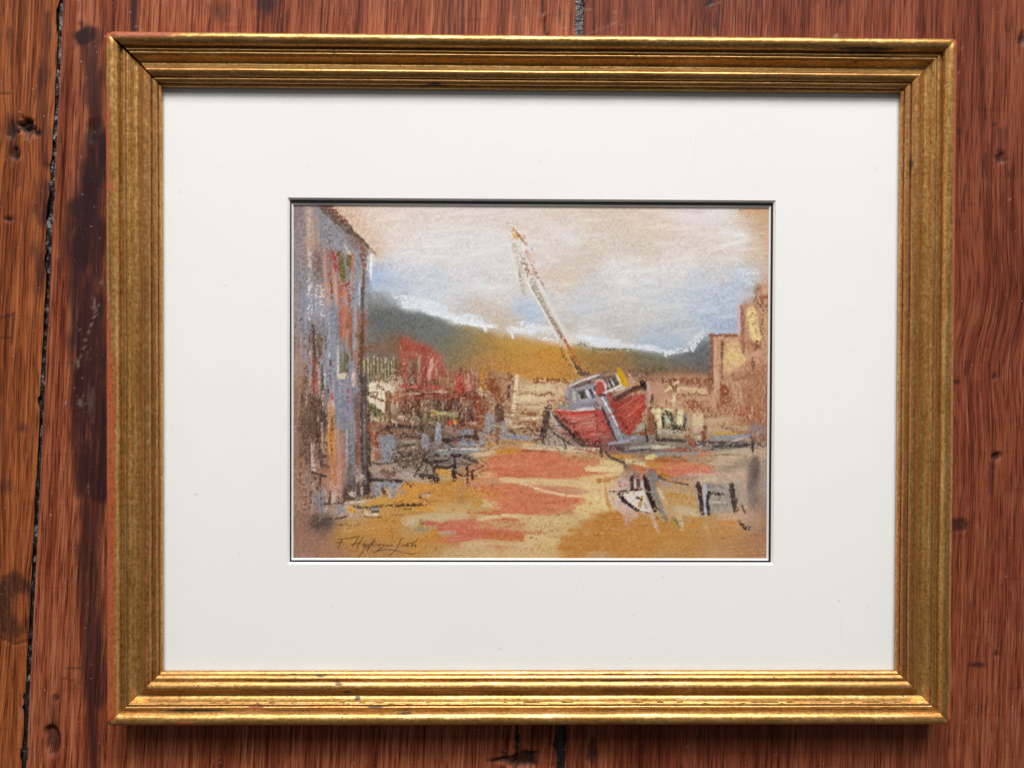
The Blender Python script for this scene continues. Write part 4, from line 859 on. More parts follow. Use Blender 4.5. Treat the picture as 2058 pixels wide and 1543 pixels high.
    S('C96F50', 160, .92, [1420, 60, 2020, 90]); S('D8B07A', 130, .6, [1150, 90, 1400, 120]); S('DFC090', 96, .86, [1510, 180, 1750, 190, 2020, 250]); S('D0A070', 76, .6, [1120, 205, 1500, 225]); S('C8744C', 66, .82, [1100, 275, 1500, 290, 2020, 340]); F('CB7854', 2, 1, [1490, 560, 1540, 400, 1750, 350, 2020, 320, 2020, 725, 1700, 710, 1550, 640]); S('C98044', 124, .86, [1200, 400, 1480, 430]); S('D8B98A', 124, .7, [1210, 540, 1460, 580]); S('C58C3A', 96, .8, [1120, 570, 1180, 540]); S('C9A670', 160, .55, [560, 600, 960, 640])
    S('CDB48C', 140, .76, [20, 810, 560, 765, 950, 740]); S('C4704A', 44, .86, [980, 685, 1700, 705]); S('D0A87A', 170, .6, [1180, 860, 2020, 920]); S('DCC290', 80, .86, [1170, 790, 1600, 735, 2020, 765]); F('C56C54', 2, 1, [480, 955, 560, 860, 1000, 800, 1170, 820, 1190, 960, 1300, 955, 1700, 965, 1900, 1090, 1500, 1125, 1000, 1105, 750, 1150, 580, 1165, 600, 1090, 780, 1055, 800, 985, 500, 985]); S('C46058', 76, .92, [330, 850, 480, 855]); S('C0703F', 110, .9, [1300, 1040, 1900, 1085]); S('B0A088', 66, .72, [520, 1015, 790, 990]); S('9A6A50', 76, .9, [270, 830, 290, 850]); S('9A8A68', 96, .72, [170, 960, 340, 960]); S('DC9070', 260, .1, [700, 900, 1150, 900])
    S('D0AE80', 100, .85, [900, 1190, 1300, 1150, 2020, 1210]); S('C5883C', 160, .9, [250, 1110, 480, 1050]); S('D8C08A', 130, .7, [1950, 1090, 2020, 1110]); S('CBA97C', 150, .9, [700, 1330, 2020, 1310], soft=9, a=.7)
    # --- sheet O: lower middle right, the dinghy
    at(1050, 940)
    F('CB7854', 2, 1, [-20, -20, 1000, -20, 1330, 70, 1000, 145, 600, 175, -20, 160]); S('D8BA86', 130, .86, [-20, 210, 700, 225, 1240, 310]); S('E4C896', 84, .96, [1000, 15, 1520, 25]); S('DDBC84', 66, .72, [900, 160, 1200, 120, 1500, 95]); S('C8A080', 84, .72, [-20, 260, 700, 340, 1000, 390]); F('CB7854', 2, 1, [-20, 290, 300, 360, 700, 440, 900, 470, 985, 520, 760, 580, 600, 700, 300, 745, -20, 725]); S('E8CCA4', 46, .76, [-20, 240, 300, 345, 700, 432, 940, 430]); S('DCC38A', 120, .92, [1000, 440, 1260, 510]); S('DCC284', 124, .9, [780, 620, 1000, 640, 1330, 590])
    S('B88A5C', 116, .6, [480, 730, 760, 620]); S('D2B680', 124, .92, [-20, 800, 800, 810, 1010, 750]); S('C8A674', 140, .7, [-20, 910, 520, 890]); S('C07850', 66, .82, [-20, 1015, 320, 1020]); S('D4B680', 150, .9, [80, 1090, 520, 1150]); F('BA7D3B', 2, 1, [490, 1285, 520, 1160, 680, 1060, 690, 950, 980, 930, 1020, 790, 1200, 660, 1540, 690, 1600, 850, 1700, 900, 1950, 800, 2030, 900, 2030, 1310, 1400, 1290]); S('E0A858', 600, .1, [900, 1050, 1900, 1050]); S('B0702E', 200, .5, [800, 1180, 1500, 1180], soft=12, a=.4); S('C9A070', 120, .5, [900, 900, 1000, 1000], soft=6, a=.5)
    S('C08A3E', 64, .9, [1285, 330, 1330, 560, 1365, 660]); S('B8793F', 80, .8, [1180, 185, 1500, 150]); S('CDB2A4', 230, .72, [1420, 450, 1680, 700]); S('C4A0A0', 100, .6, [1580, 700, 1620, 860]); S('C4ADB0', 140, .72, [1520, 190, 1640, 260]); S('8A6A60', 116, .72, [1630, 0, 1770, 130]); S('A86068', 60, .6, [1490, 230, 1510, 260]); F('DCD4CC', 1, .97, [1500, 395, 1870, 335, 1960, 560, 1995, 695, 1820, 655, 1650, 545])
    S('DCD0D0', 34, .92, [1740, 180, 1740, 320]); S('DCD0D0', 40, .85, [1845, 200, 1855, 320]); S('403034', 66, .9, [1690, 150, 1690, 310]); S('544044', 60, .86, [1790, 180, 1790, 300]); S('4A3E3C', 28, .82, [1310, 348, 1480, 372]); S('2E2222', 34, .96, [1490, 355, 1840, 328]); S('4A3E3C', 28, .82, [1480, 392, 1650, 380]); S('2C2020', 66, .9, [1480, 395, 1560, 490, 1680, 585, 1780, 650]); S('3A2C2C', 28, .6, [1780, 655, 1960, 690]); S('C69A48', 56, .92, [1845, 420, 1810, 600]); S('3A2C2A', 48, .9, [1770, 450, 1840, 485]); S('9A9490', 44, .72, [1890, 540, 1950, 650])
    S('87807A', 100, .92, [1970, 40, 2020, 400]); S('2E2020', 66, .96, [1880, 130, 1960, 420, 2015, 580]); S('6A5040', 14, .8, [1900, 870, 2020, 876]); S('D8BCA8', 130, .5, [1350, 380, 1420, 560])
    # --- sheet P: lower right
    at(1300, 940)
    S('CE745A', 110, .9, [250, 30, 960, 30]); S('D2AE9A', 260, .4, [700, 150, 1450, 120]); S('9A8C8C', 84, .6, [380, 150, 770, 150]); S('C98A3C', 44, .85, [170, 50, 290, 110]); S('7E7A7C', 116, .92, [60, 60, 120, 150]); S('9A94A0', 60, .72, [230, 210, 390, 265]); S('D0C4C0', 24, .7, [320, 190, 420, 240]); S('5A4C4A', 34, .92, [150, 110, 330, 200, 640, 255]); S('CDBD9E', 84, .6, [820, 180, 1070, 150]); S('B0906F', 100, .72, [480, 310, 770, 330])
    S('C08C46', 110, .76, [300, 400, 740, 470]); S('C49250', 100, .7, [220, 530, 700, 540]); S('DCC8B0', 66, .6, [170, 310, 300, 560]); S('CDB898', 150, .76, [490, 640, 770, 690]); S('BFA07C', 110, .6, [260, 640, 480, 700]); S('868078', 84, .92, [60, 80, 130, 420, 290, 790]); S('2E201E', 90, .96, [-10, 200, 50, 480, 130, 640]); S('D4BCB4', 70, .72, [-10, 480, 100, 800, 170, 960]); S('CFBA96', 100, .7, [490, 720, 550, 940]); S('7A7A50', 64, .72, [420, 790, 500, 890])
    F('A0968A', 1, 1, [880, 235, 1330, 245, 1340, 690, 980, 695, 870, 710]); S('8A7E78', 70, .7, [900, 280, 1280, 270]); S('A09AA8', 56, .72, [790, 390, 850, 730]); S('B8B4C2', 64, .96, [895, 270, 915, 720]); S('33272B', 74, .97, [800, 225, 830, 430, 862, 690]); S('33292A', 58, .96, [965, 370, 935, 520, 962, 710]); S('3A322E', 64, .78, [960, 385, 1180, 400]); S('C8C0B4', 24, .92, [980, 525, 1220, 525]); S('8C8478', 50, .7, [1000, 580, 1300, 570]); S('3E3230', 88, .96, [1305, 265, 1350, 480, 1375, 670]); S('5A4C46', 56, .6, [1390, 470, 1405, 670])
    S('7A6862', 170, 1, [1620, 320, 1680, 500], soft=11, a=.75); S('6A5A54', 160, 1, [1660, -20, 1660, 220], soft=9, a=.75); S('C8A898', 120, .4, [1500, 200, 1530, 600]); S('D0AA94', 140, .5, [1150, 760, 1500, 720]); S('CF8E50', 120, .6, [1040, 860, 1420, 850]); S('C28842', 130, .92, [640, 910, 770, 860]); S('C8A468', 90, .6, [900, 860, 960, 1060]); S('40302E', 38, .82, [1485, 580, 1520, 690]); S('3E2C2A', 64, .92, [1450, 830, 1520, 930, 1580, 930]); S('4A3630', 28, .8, [1610, 900, 1560, 970]); S('8A7A6C', 70, 1, [1600, 930, 1850, 950], soft=5, a=.5)
    S('D09A54', 500, .1, [200, 1050, 1300, 1080]); S('C89A70', 600, .12, [900, 1280, 1700, 1250])
    # --- dry chalk dragged over everything: short broken strokes that follow each passage
    rs = np.random.RandomState(21)
    def scumble(n, box, ang, spread, L, wd, cov, pal, pull=.35, a=.9, clip=None):
        P.at(0, 0, 1)
        for _ in range(n):
            x, y = rs.uniform(box[0], box[2]), rs.uniform(box[1], box[3])
            if clip and not clip(x, y):
                continue
            loc = P.img[int(np.clip(y - PY0, 0, PH - 1)), int(np.clip(x - PX0, 0, PW - 1))]
            h = pal[rs.randint(len(pal))]
            c = (loc + rs.uniform(-.13, .13)) if h is None else hx(h) * (1 - pull) + loc * pull
            c = np.clip(c, .05, .95)
            l = rs.uniform(*L); t = ang + rs.uniform(-spread, spread)
            S('%02X%02X%02X' % tuple(int(v * 255) for v in c), rs.uniform(*wd), rs.uniform(*cov), [x, y, x + l * np.cos(t), y + l * np.sin(t)], a=a)
    V = np.pi / 2
    scumble(170, (592, 420, 735, 1010), V, .06, (18, 70), (2, 6), (.22, .5), ['D9C4B6', 'C99A86', '6A564E', None, None, 'E0CCBE'], .3, .85, lambda x, y: y > 420 + max(0, x - 640) * .95)
    scumble(120, (600, 640, 668, 1010), V, .08, (14, 50), (2, 5), (.35, .65), ['4E3A32', '6A4A3C', 'D8C0AC', '8A5040'], .2)
    scumble(330, (745, 735, 962, 862), V, .35, (5, 20), (1.6, 4.2), (.4, .72), ['E2CCB2', '4E382E', '8E4636', 'C88A72', '5E4434', '7A4030', 'D8BCA0', None], .12)
    scumble(50, (805, 770, 950, 850), 0, .2, (8, 30), (1.6, 3.2), (.45, .75), ['DCC4AA', '4A342C', '7A3C30'], .1)
    scumble(230, (745, 850, 985, 968), .1, .6, (6, 30), (1.6, 4.2), (.4, .7), ['41322C', 'D0BCAC', '8A8694', '5A463A', '4A3C34', None], .15)
    scumble(190, (940, 765, 1100, 900), .05, .3, (8, 40), (2, 5), (.3, .6), ['DCC8A4', '8A5A40', 'A87854', None], .3)
    scumble(300, (1300, 755, 1542, 868), V, .35, (4, 18), (1.6, 4.2), (.35, .65), ['E4C6A2', '8E5640', 'D0A284', '9A5C42', 'E0BE98', None], .15)
    scumble(110, (1440, 590, 1542, 760), V, .15, (8, 30), (2, 5), (.25, .5), ['E2BE9C', '8E5C42', 'D2A686', None, 'E0C096', 'A87256'], .2, .9, lambda x, y: x > 1490 or y > 685)
    scumble(170, (800, 688, 930, 772), V, .4, (5, 18), (1.6, 4.2), (.35, .62), ['E0AA92', '8A3C30', 'A04434', '5E4034', 'C06A54', '7A6A50', 'D8C0A4'], .15, .9, lambda x, y: y > 690 + (x - 815) * .5)
    # hull planks
    scumble(60, (1110, 830, 1210, 890), -.12, .12, (14, 46), (1.6, 4), (.35, .65), ['C8463C', 'D88C78', '8A3830', 'B86A54', 'D8A890', '9A4A40'], .25, .9, lambda x, y: y > 822 + max(0, 1130 - x) * .6 and y < 880)
    scumble(50, (1235, 800, 1295, 870), -.75, .2, (10, 36), (1.6, 4), (.35, .6), ['C03A2E', 'D08A60', '8A342C', 'B85040', 'C87860'], .25, .9, lambda x, y: x - 1235 + (870 - y) * .6 < 80 and x > 1235 + (y - 830) * .4)
    scumble(40, (1085, 860, 1170, 905), .75, .35, (8, 26), (1.6, 3.5), (.4, .7), ['463A38', '6A5450', 'C8B8B4'], .2)
    P.at(1050, 750)
    S('6A3A36', 120, .5, [760, 930, 900, 1040, 1160, 1090]); S('5E302C', 60, .5, [1430, 600, 1540, 720, 1620, 880]); S('7A342E', 90, .4, [560, 640, 760, 800, 860, 960]); S('DCA090', 16, .7, [600, 650, 860, 668, 1100, 632])
    S('E2B4A4', 14, .7, [700, 730, 960, 720, 1150, 690]); S('D88A72', 40, .45, [760, 860, 1000, 830, 1180, 810]); S('D8705A', 60, .4, [1640, 640, 1760, 520, 1860, 430]); S('E0A890', 14, .6, [1560, 700, 1720, 580, 1860, 470])
    S('8A3A34', 30, .6, [1120, 600, 1150, 800, 1180, 1000]); S('3E2C2A', 26, .8, [450, 600, 620, 800, 780, 960, 900, 1070]); S('4A3630', 20, .7, [1690, 900, 1800, 780, 1890, 640])
    # beach: sweeping flat strokes
    scumble(170, (880, 925, 1340, 1110), .02, .18, (20, 80), (2.5, 7), (.16, .42), ['E6CC9A', 'DDA06C', 'CE7450', 'E0BC88', None, None], .35, .8)
    scumble(120, (700, 985, 900, 1110), .02, .2, (12, 50), (2, 6), (.16, .4), ['D89A4C', 'D8B088', '9A6A34', None, 'C8A070'], .35, .8)
    scumble(110, (1130, 1040, 1540, 1112), .0, .25, (14, 60), (2, 7), (.14, .36), ['D89C4C', 'A86A30', 'CFA068', None], .35, .8)
    scumble(110, (1330, 940, 1540, 1050), V, .9, (6, 26), (2, 5), (.22, .45), ['D4B49C', '9A8676', 'C8A88C', None], .35, .8)
    scumble(90, (1230, 880, 1540, 930), .02, .12, (16, 60), (2, 4.5), (.3, .6), ['5E5450', '9A9494', 'C8BAA4', '8A6A54', None], .3, .85)
    # hills: faint
    scumble(90, (745, 640, 1420, 745), .15, .3, (16, 50), (4, 9), (.2, .4), [None], .3, .35, lambda x, y: y > 655 + max(0, (x - 850)) * .12)
    # overall grain of the sheet
    yy, xx = np.mgrid[0:PH, 0:PW]
    rough = np.full((PH, PW), 0.055)
    for (x0, y0, x1, y1, v) in ((0, 0, 150, 640, .10), (140, 330, 420, 600, .12), (420, 345, 962, 500, .11), (150, 500, 962, 718, .055), (840, 170, 962, 420, .10), (0, 640, 150, 718, .06)):
        rough[y0:y1, x0:x1] = np.maximum(rough[y0:y1, x0:x1], v)
    rough = 0.55 * blur(rough, 14) * (0.35 + 1.1 * np.clip(blur(P.rg.rand(PH, PW), 9) * 8 - 3.5, 0, 1))
    tn = np.clip(P.tooth, 0, 1)
    up = smooth(tn, .62, .95)[..., None] * rough[..., None]
    dn = smooth(1 - tn, .62, .95)[..., None] * rough[..., None]
    P.img = P.img + up * np.array([1.25, 1.1, .95]) - dn * np.array([.95, 1.05, 1.1]) + (tn - .5)[..., None] * 0.02
    # --- signature
    at(570, 940)
    k = '352519'
    def W(*p):
        P.pen(hx(k), 1.15, p)
    W(830, 1112, 980, 1100, 1150, 1065); W(902, 1108, 870, 1180, 835, 1250); W(815, 1165, 910, 1153); W(945, 1234, 950, 1238)
    W(1165, 1055, 1110, 1150, 1055, 1230); W(1225, 1075, 1170, 1170, 1130, 1230); W(1040, 1187, 1180, 1163)
    W(1222, 1178, 1212, 1205, 1228, 1218, 1248, 1202, 1246, 1180, 1222, 1178)
    W(1275, 1180, 1222, 1300, 1155, 1390); W(1278, 1190, 1305, 1190, 1298, 1220, 1262, 1235)
    W(1338, 1172, 1300, 1255, 1280, 1298, 1302, 1268, 1330, 1230); W(1410, 1090, 1372, 1150, 1330, 1232); W(1425, 1130, 1362, 1182, 1392, 1222)
    W(1432, 1180, 1415, 1216); W(1468, 1134, 1474, 1138); W(1448, 1216, 1475, 1180, 1480, 1214, 1512, 1184); W(1562, 1178, 1530, 1194, 1556, 1214, 1480, 1262, 1380, 1325)
    W(1594, 1192, 1586, 1212, 1602, 1220, 1614, 1202, 1594, 1192); W(1632, 1218, 1650, 1190, 1666, 1220, 1686, 1194)
    W(1840, 1090, 1800, 1120, 1790, 1170, 1740, 1262, 1620, 1370); W(1818, 1212, 1850, 1188, 1858, 1216, 1890, 1190, 1898, 1220, 1926, 1194, 1930, 1222)
    W(1902, 1166, 1980, 1166, 2030, 1150, 2080, 1085); W(1912, 1180, 1896, 1222); W(1992, 1160, 1972, 1222, 2000, 1190, 2010, 1216, 2038, 1188, 2032, 1230)
    W(1400, 1310, 1500, 1275, 1600, 1264, 1700, 1275, 1850, 1310, 1930, 1330, 2000, 1340, 2038, 1315)
    lum = P.img.mean(2, keepdims=True)
    return np.clip(lum + (P.img - lum) * 0.94, 0.02, 0.97)
# ---------------------------------------------------------------- the framed picture
pic = bpy.data.objects.new('framed_picture', None)
pic.empty_display_size = .05
COL.objects.link(pic)
pic['label'] = 'gilt wooden frame holding a pastel of a beached red boat behind glass'
pic['category'] = 'framed picture'

OW, OH = .5200, .4229
RW = .0300
SW, SH = OW - 2 * RW, OH - 2 * RW

def bead(t0, z0, t1, z1, h, n=9):
    u = np.linspace(0, 1, n)
    L = math.hypot(t1 - t0, z1 - z0)
    nx, nz = -(z1 - z0) / L, (t1 - t0) / L
    b = h * np.sqrt(np.maximum(0, 1 - (2 * u - 1) ** 2)) if h > 0 else h * np.sin(np.pi * u)
    return [(t0 + (t1 - t0) * a + nx * c, z0 + (z1 - z0) * a + nz * c) for a, c in zip(u, b)]
PROF = [(6.0, 0.0), (6.0, 7.62), (0.0, 7.62), (0.0, 9.4), (.15, 9.75), (1.25, 10.45), (1.5, 10.2)]
PROF += bead(1.65, 10.2, 4.5, 12.6, .95) + [(4.75, 12.35)]
PROF += bead(4.9, 12.4, 9.3, 15.0, 1.15, 12) + [(9.55, 14.7)]
PROF += bead(9.7, 14.5, 17.2, 15.3, -3.3, 18)
PROF += bead(17.35, 15.35, 18.9, 15.9, .42, 7) + [(19.05, 15.65)]
PROF += bead(19.15, 15.7, 20.8, 16.2, .46, 7) + [(20.95, 15.55), (21.9, 15.5)]
PROF += [(22.0, 15.9)] + [(22.0 + 8.0 * (0.5 - 0.5 * math.cos(a)) ** .92, 15.9 + 4.4 * math.sin(a) ** .9 + .5 * (a / math.pi)) for a in np.linspace(.12, math.pi * .985, 22)]
PROF += [(29.9, 15.2), (29.5, 13.0), (29.3, 0.0)]
PROF = np.array(PROF) / 1000.0

def gold_material():
    N = NT('worn_gilding')
    p = N.attr('prof', 'Vector')                   # (along, across, side) in metres
    wear = N.attr('wear')
    dirt = N.attr('dirt')
    streak = N.noise(N.vmul(p, (26, 900, 1)), 1, 3, .6, .4)
    mott = N.noise(N.vmul(p, (420, 520, 1)), 1, 4, .65)
    gold = N.ramp(N.math('MULTIPLY_ADD', streak, .30, N.math('MULTIPLY_ADD', mott, .45, N.math('MULTIPLY', N.noise(N.vmul(p, (34, 120, 5)), 1, 3, .6), .25))), [(.35, lin('966832')), (.51, lin('C89654')), (.66, lin('E6C48A'))])
    gold = N.mix(N.math('MULTIPLY', N.attr('tone'), N.ramp(N.noise(N.vmul(p, (340, 600, 2)), 1, 4, .65), [(.34, .35), (.62, 1.0)])), gold, lin('A2683C'))
    red = N.mix(mott, lin('742A14'), lin('B24A24'))
    edge = N.noise(N.vmul(p, (300, 700, 1)), 1, 5, .7)
    wm = N.ramp(N.math('ADD', wear, N.math('MULTIPLY_ADD', edge, 1.5, -.75)), [(.42, 0.0), (.54, 1.0)])
    col = N.mix(N.math('MULTIPLY', wm, .85), gold, red)
    # grime in the quirks, fly specks
    dm = N.ramp(N.math('ADD', dirt, N.math('MULTIPLY_ADD', edge, 1.1, -.55)), [(.40, 0.0), (.70, 1.0)])
    col = N.mix(N.math('MULTIPLY', dm, .88), col, (.022, .012, .007))
    sp = N.n('ShaderNodeTexVoronoi')
    N.link(N.vmul(p, (560, 700, 1)), sp.inputs['Vector'])
    sp.inputs['Scale'].default_value = 1
    sn = N.noise(N.vmul(p, (120, 160, 3)), 1, 2)
    spk = N.math('MULTIPLY', N.ramp(sp.outputs['Distance'], [(.17, 1.0), (.30, 0.0)]), N.ramp(sn, [(.40, 0.0), (.52, 1.0)]))
    col = N.mix(N.math('MULTIPLY', spk, .82), col, (.028, .014, .008))
    metal = N.math('MULTIPLY', N.math('SUBTRACT', 1.0, wm, clamp=True), .80)
    metal = N.math('MULTIPLY', metal, N.math('SUBTRACT', 1.0, N.math('MAXIMUM', dm, spk), clamp=True))
    rough = N.math('MULTIPLY_ADD', mott, .16, N.math('MULTIPLY_ADD', wm, .08, .29))
    h = N.math('MULTIPLY_ADD', streak, .22, N.math('MULTIPLY_ADD', mott, .7, N.math('MULTIPLY_ADD', wm, -.35, N.math('MULTIPLY', spk, -.5))))
    N.bsdf(col, rough, metal, .5, h, .27, .0002)
    return N.m
M_GOLD = gold_material()

def make_rail(side, seed):
    """side: 0 top, 1 right, 2 bottom, 3 left; s runs 0..1 clockwise"""
    horiz = side in (0, 2)
    Ls = SW if horiz else SH
    nst = int((Ls + 2 * RW) / .0013)
    f = np.linspace(0, 1, nst)
    t = PROF[:, 0][:, None]
    z = PROF[:, 1][:, None] + np.zeros((1, nst))
    half = Ls / 2 + t
    a = -half + 2 * half * f[None, :]
    if side == 0:                                   # the opened mitre at the upper left corner
        op = .00045 + .0015 * np.clip(np.sin(np.clip((t - .0) / .031, 0, 1) * math.pi * .93), 0, 1)
        a = a + op * (1 - sstep(f[None, :], 0, .02))
    else:
        a = a + .00004 * (1 - sstep(f[None, :], 0, .01))
    tt = t + np.zeros_like(a)
    # hand-worked unevenness and rubbed corners
    crest = sstep(tt, .023, .0285)
    z = z + .00009 * noise1(a, .02, seed) * sstep(z, .009, .012) + .00007 * noise2(a, tt, .004, .0016, seed + 1) * sstep(z, .009, .012)
    tw = tt + .00010 * noise1(a, .03, seed + 2) * sstep(z, .0095, .011) - .0006 * sstep(np.abs(f[None, :] - .5), .4935, .5) * crest
    z = z - .0009 * sstep(np.abs(f[None, :] - .5), .4945, .5) * crest
    across = (SH if horiz else SW) / 2 + tw
    if side == 0:
        X, Y = a, across
    elif side == 1:
        X, Y = across, -a
    elif side == 2:
        X, Y = -a, -across
    else:
        X, Y = -across, a
    npf = len(PROF)
    V = np.stack([X, Y, z], -1).reshape(-1, 3)
    q = grid_faces(npf, nst)
    r = np.arange(nst - 1)
    close = np.stack([(npf - 1) * nst + r, (npf - 1) * nst + r + 1, r + 1, r], -1)
    caps = [[int(i * nst) for i in range(npf)][::-1], [int(i * nst + nst - 1) for i in range(npf)]]
    o = mesh_np('frame_rail', V, np.concatenate([q, close]), M_GOLD, pic, caps)
    o.data.polygons.foreach_get
    o.data.set_sharp_from_angle(angle=math.radians(42))
    # --- where the gilding is rubbed through to the red, and where grime sits
    T = tt * 1000
    def band(c, w): return np.exp(-((T - c) / w) ** 2)
    n = noise1(a, .05, seed + 3) * .5 + noise1(a, .013, seed + 4) * .3 + noise1(a, .004, seed + 5) * .2
    wear = .46 * band(1.0, .5) + .46 * band(4.45, .3) + .52 * band(9.3, .45) + .14 * band(19, .3) + .12 * (1 - sstep(T, 0, .6))
    wear = wear * (1 + .9 * n)
    outer = sstep(T, 26.0, 28.3)
    px_along = None
    def spot(ac, ta, ra, rt, amt):
        return amt * np.exp(-((a - ac) / ra) ** 2 - ((T - ta) / rt) ** 2)
    K = 3269.0
    if side == 3:       # left: a grows upwards
        ypx = 771.5 - a * K
        lowred = sstep(ypx, 560, 860)
        upper = (.42 + .55 * noise1(a, .022, 91)) * (1 - lowred) + .55 * sstep(-ypx, -140, -80)
        wear = wear + sstep(T, 22.8, 25.4) * (.95 * lowred) * (1 - .25 * sstep(T, 29.4, 30.1)) + sstep(T, 25.2, 27.0) * upper
        wear = wear + .42 * band(7.0, 1.6) * sstep(ypx, 300, 1100) + .30 * band(2.6, 1.1) * sstep(ypx, 500, 1200) + spot((771.5 - 390) / K, 25, .003, 1.2, .8)
    elif side == 1:     # right: a grows downwards
        ypx = 771.5 + a * K
        wear = wear + sstep(T, 25.8, 27.6) * (.95 * (1 - sstep(ypx, 420, 760)) + .40 * sstep(ypx, 480, 700) + .5 * sstep(ypx, 1380, 1420) * (1 + n))
        wear = wear + .45 * band(9.2, .9) + .40 * band(.8, .8) + .25 * band(4.7, .7)
    elif side == 0:     # top: a grows to the right
        xpx = 1029 + a * K
        wear = wear + sstep(T, 25.0, 26.6) * (.95 * (1 - sstep(xpx, 250, 400)) + .85 * sstep(xpx, 1840, 1890)) + .25 * band(29.4, .5)
    else:               # bottom: a grows to the left
        xpx = 1029 - a * K
        wear = wear + sstep(T, 27.2, 28.6) * (1.0 * (1 - sstep(xpx, 270, 350)))
        for x_, t_, rx, rt, am in ((335, 27.2, 24, 1.2, 1.0), (475, 19.5, 20, 1.2, .9), (625, 28.8, 12, .8, 1.0), (890, 29.0, 8, .6, .8), (1150, 27.6, 9, .6, .9), (1650, 28.4, 28, .8, .95), (700, 26.5, 60, .5, .3)):
            wear = wear + spot((1029 - x_) / K, t_, rx / K, rt, am)
    dirt = .70 * band(1.5, .25) + .78 * band(4.75, .28) + .66 * band(9.75, .45) + .38 * band(11.6, 1.5) + .75 * band(19.05, .2) + .90 * band(21.4, .55) + .50 * band(17.3, .25) + .30 * band(23.0, .5)
    dirt = dirt * (1 + .7 * n)
    if side == 2:
        for x_, t_, rx, rt, am in ((600, 2.0, 14, .8, .9), (640, 6.0, 14, .9, .9), (655, 11.5, 7, 1.2, .9), (676, 15.5, 9, 1.2, 1.0), (715, 19.6, 24, .7, .9), (775, 22.5, 22, .5, .8), (350, 21.8, 60, .7, .75)):
            dirt = dirt + spot((1029 - x_) / K, t_, rx / K, rt, am)
    if side == 0:
        for x_, t_, rx, rt, am in ((1700, 23.0, 60, .9, .9), (1720, 19.6, 40, .5, .8), (830, 2.2, 14, .9, 1.0), (1680, 16.4, 6, .6, .9), (1450, 21, 120, .5, .4)):
            dirt = dirt + spot((x_ - 1029) / K, t_, rx / K, rt, am)
    if side == 1:
        for y_, t_, ry, rt, am in ((328, 4.5, 10, 1.6, 1.0), (1380, 24.5, 30, .7, .8), (700, 27.5, 22, 1.5, .55)):
            dirt = dirt + spot((y_ - 771.5) / K, t_, ry / K, rt, am)
    tone = .75 * sstep(T, .2, 1.2) * (1 - sstep(T, 8.6, 9.8)) + .55 * sstep(T, 17.2, 17.8) * (1 - sstep(T, 20.4, 21.5)) + .35 * sstep(T, 23, 25)
    tone = tone * ((.95 if side in (1, 3) else .45)) * (1 + .35 * n)
    attr(o, 'tone', 'FLOAT', np.clip(tone, 0, 1))
    attr(o, 'wear', 'FLOAT', np.clip(wear, 0, 1.3))
    attr(o, 'dirt', 'FLOAT', np.clip(dirt, 0, 1.2))
    attr(o, 'prof', 'FLOAT_VECTOR', np.stack([a, np.cumsum(np.r_[0, np.hypot(np.diff(PROF[:, 0]), np.diff(PROF[:, 1]))])[:, None] + np.zeros_like(a), np.full_like(a, side * 3.1)], -1))
    return o
for s_ in range(4):
    make_rail(s_, 100 + 17 * s_)

# --- mount boards: an ivory window mount over a black one, both with white bevels
def ring(name, ow, oh, iw, ih, cx, cy, z0, z1, mat, parent, ic=None):
    icx, icy = ic if ic else (cx, cy)
    s = [(-1, -1), (1, -1), (1, 1), (-1, 1)]
    V = [(cx + a * ow / 2, cy + b * oh / 2, z0) for a, b in s] + [(icx + a * iw / 2, icy + b * ih / 2, z1) for a, b in s]
    F = [(i, (i + 1) % 4, 4 + (i + 1) % 4, 4 + i) for i in range(4)]
    return V, F
def mount(name, bname, ow, oh, iw, ih, c, zt, th, bw, mface, mcore):
    """flat board with a rectangular window; its cut bevel is a sub-part"""
    V1, F1 = ring('', ow, oh, iw, ih, 0, 0, zt, zt, None, None, c)
    n = len(V1)
    V2, F2 = ring('', ow, oh, iw - 2 * bw, ih - 2 * bw, 0, 0, zt - th, zt - th, None, None, c)
    F2 = [tuple(n + i for i in f[::-1]) for f in F2]
    side = [(i, n + i, n + (i + 1) % 4, (i + 1) % 4) for i in range(4)]
    o = mesh_np(name, V1 + V2, F1 + F2 + side, mface, pic, smooth=False)
    Vb, Fb = ring('', iw, ih, iw - 2 * bw, ih - 2 * bw, *c, zt, zt - th, None, None, c)
    b = mesh_np(bname, Vb, Fb, mcore, o, smooth=False)
    return o
def card_material(name, color, amt):
    N = NT(name)
    tc = N.n('ShaderNodeTexCoord').outputs['Object']
    big = N.noise(tc, 9, 3, .5)
    fib = N.noise(tc, 1400, 2, .6)
    sp = N.ramp(N.noise(tc, 330, 1, .3), [(.79, 0.0), (.81, 1.0)])
    col = N.mix(big, tuple(c * (1 - amt) for c in color), tuple(min(1, c * (1 + amt * .5)) for c in color))
    col = N.mix(N.math('MULTIPLY', fib, .10), col, tuple(c * .82 for c in color))
    col = N.mix(N.math('MULTIPLY', sp, .30), col, (.30, .28, .26))
    N.bsdf(col, .85, 0, .25, fib, .12, .0001)
    return N.m
M_IVORY = card_material('ivory_card', (.85, .85, .825), .03)
M_BLACK = card_material('black_card', (.014, .015, .016), .15)
M_CORE = plain('white_card_core', (.86, .85, .83), .8, .3, 900, .03)
MW, MH = SW + .010, SH + .010
mount('mat_board', 'bevel', MW, MH, .30626, .22948, (-.00006, -.0005), .0065, .0014, .0012, M_IVORY, M_CORE)
PWm, PHm, PCX, PCY = .29871 * 1.0025, .22129 * 1.0025, -.00028, -.00085
BW2 = .0010
mount('inner_mat', 'bevel', MW, MH, PWm + 2 * BW2, PHm + 2 * BW2, (PCX, PCY), .0050, .0011, BW2, M_BLACK, M_CORE)

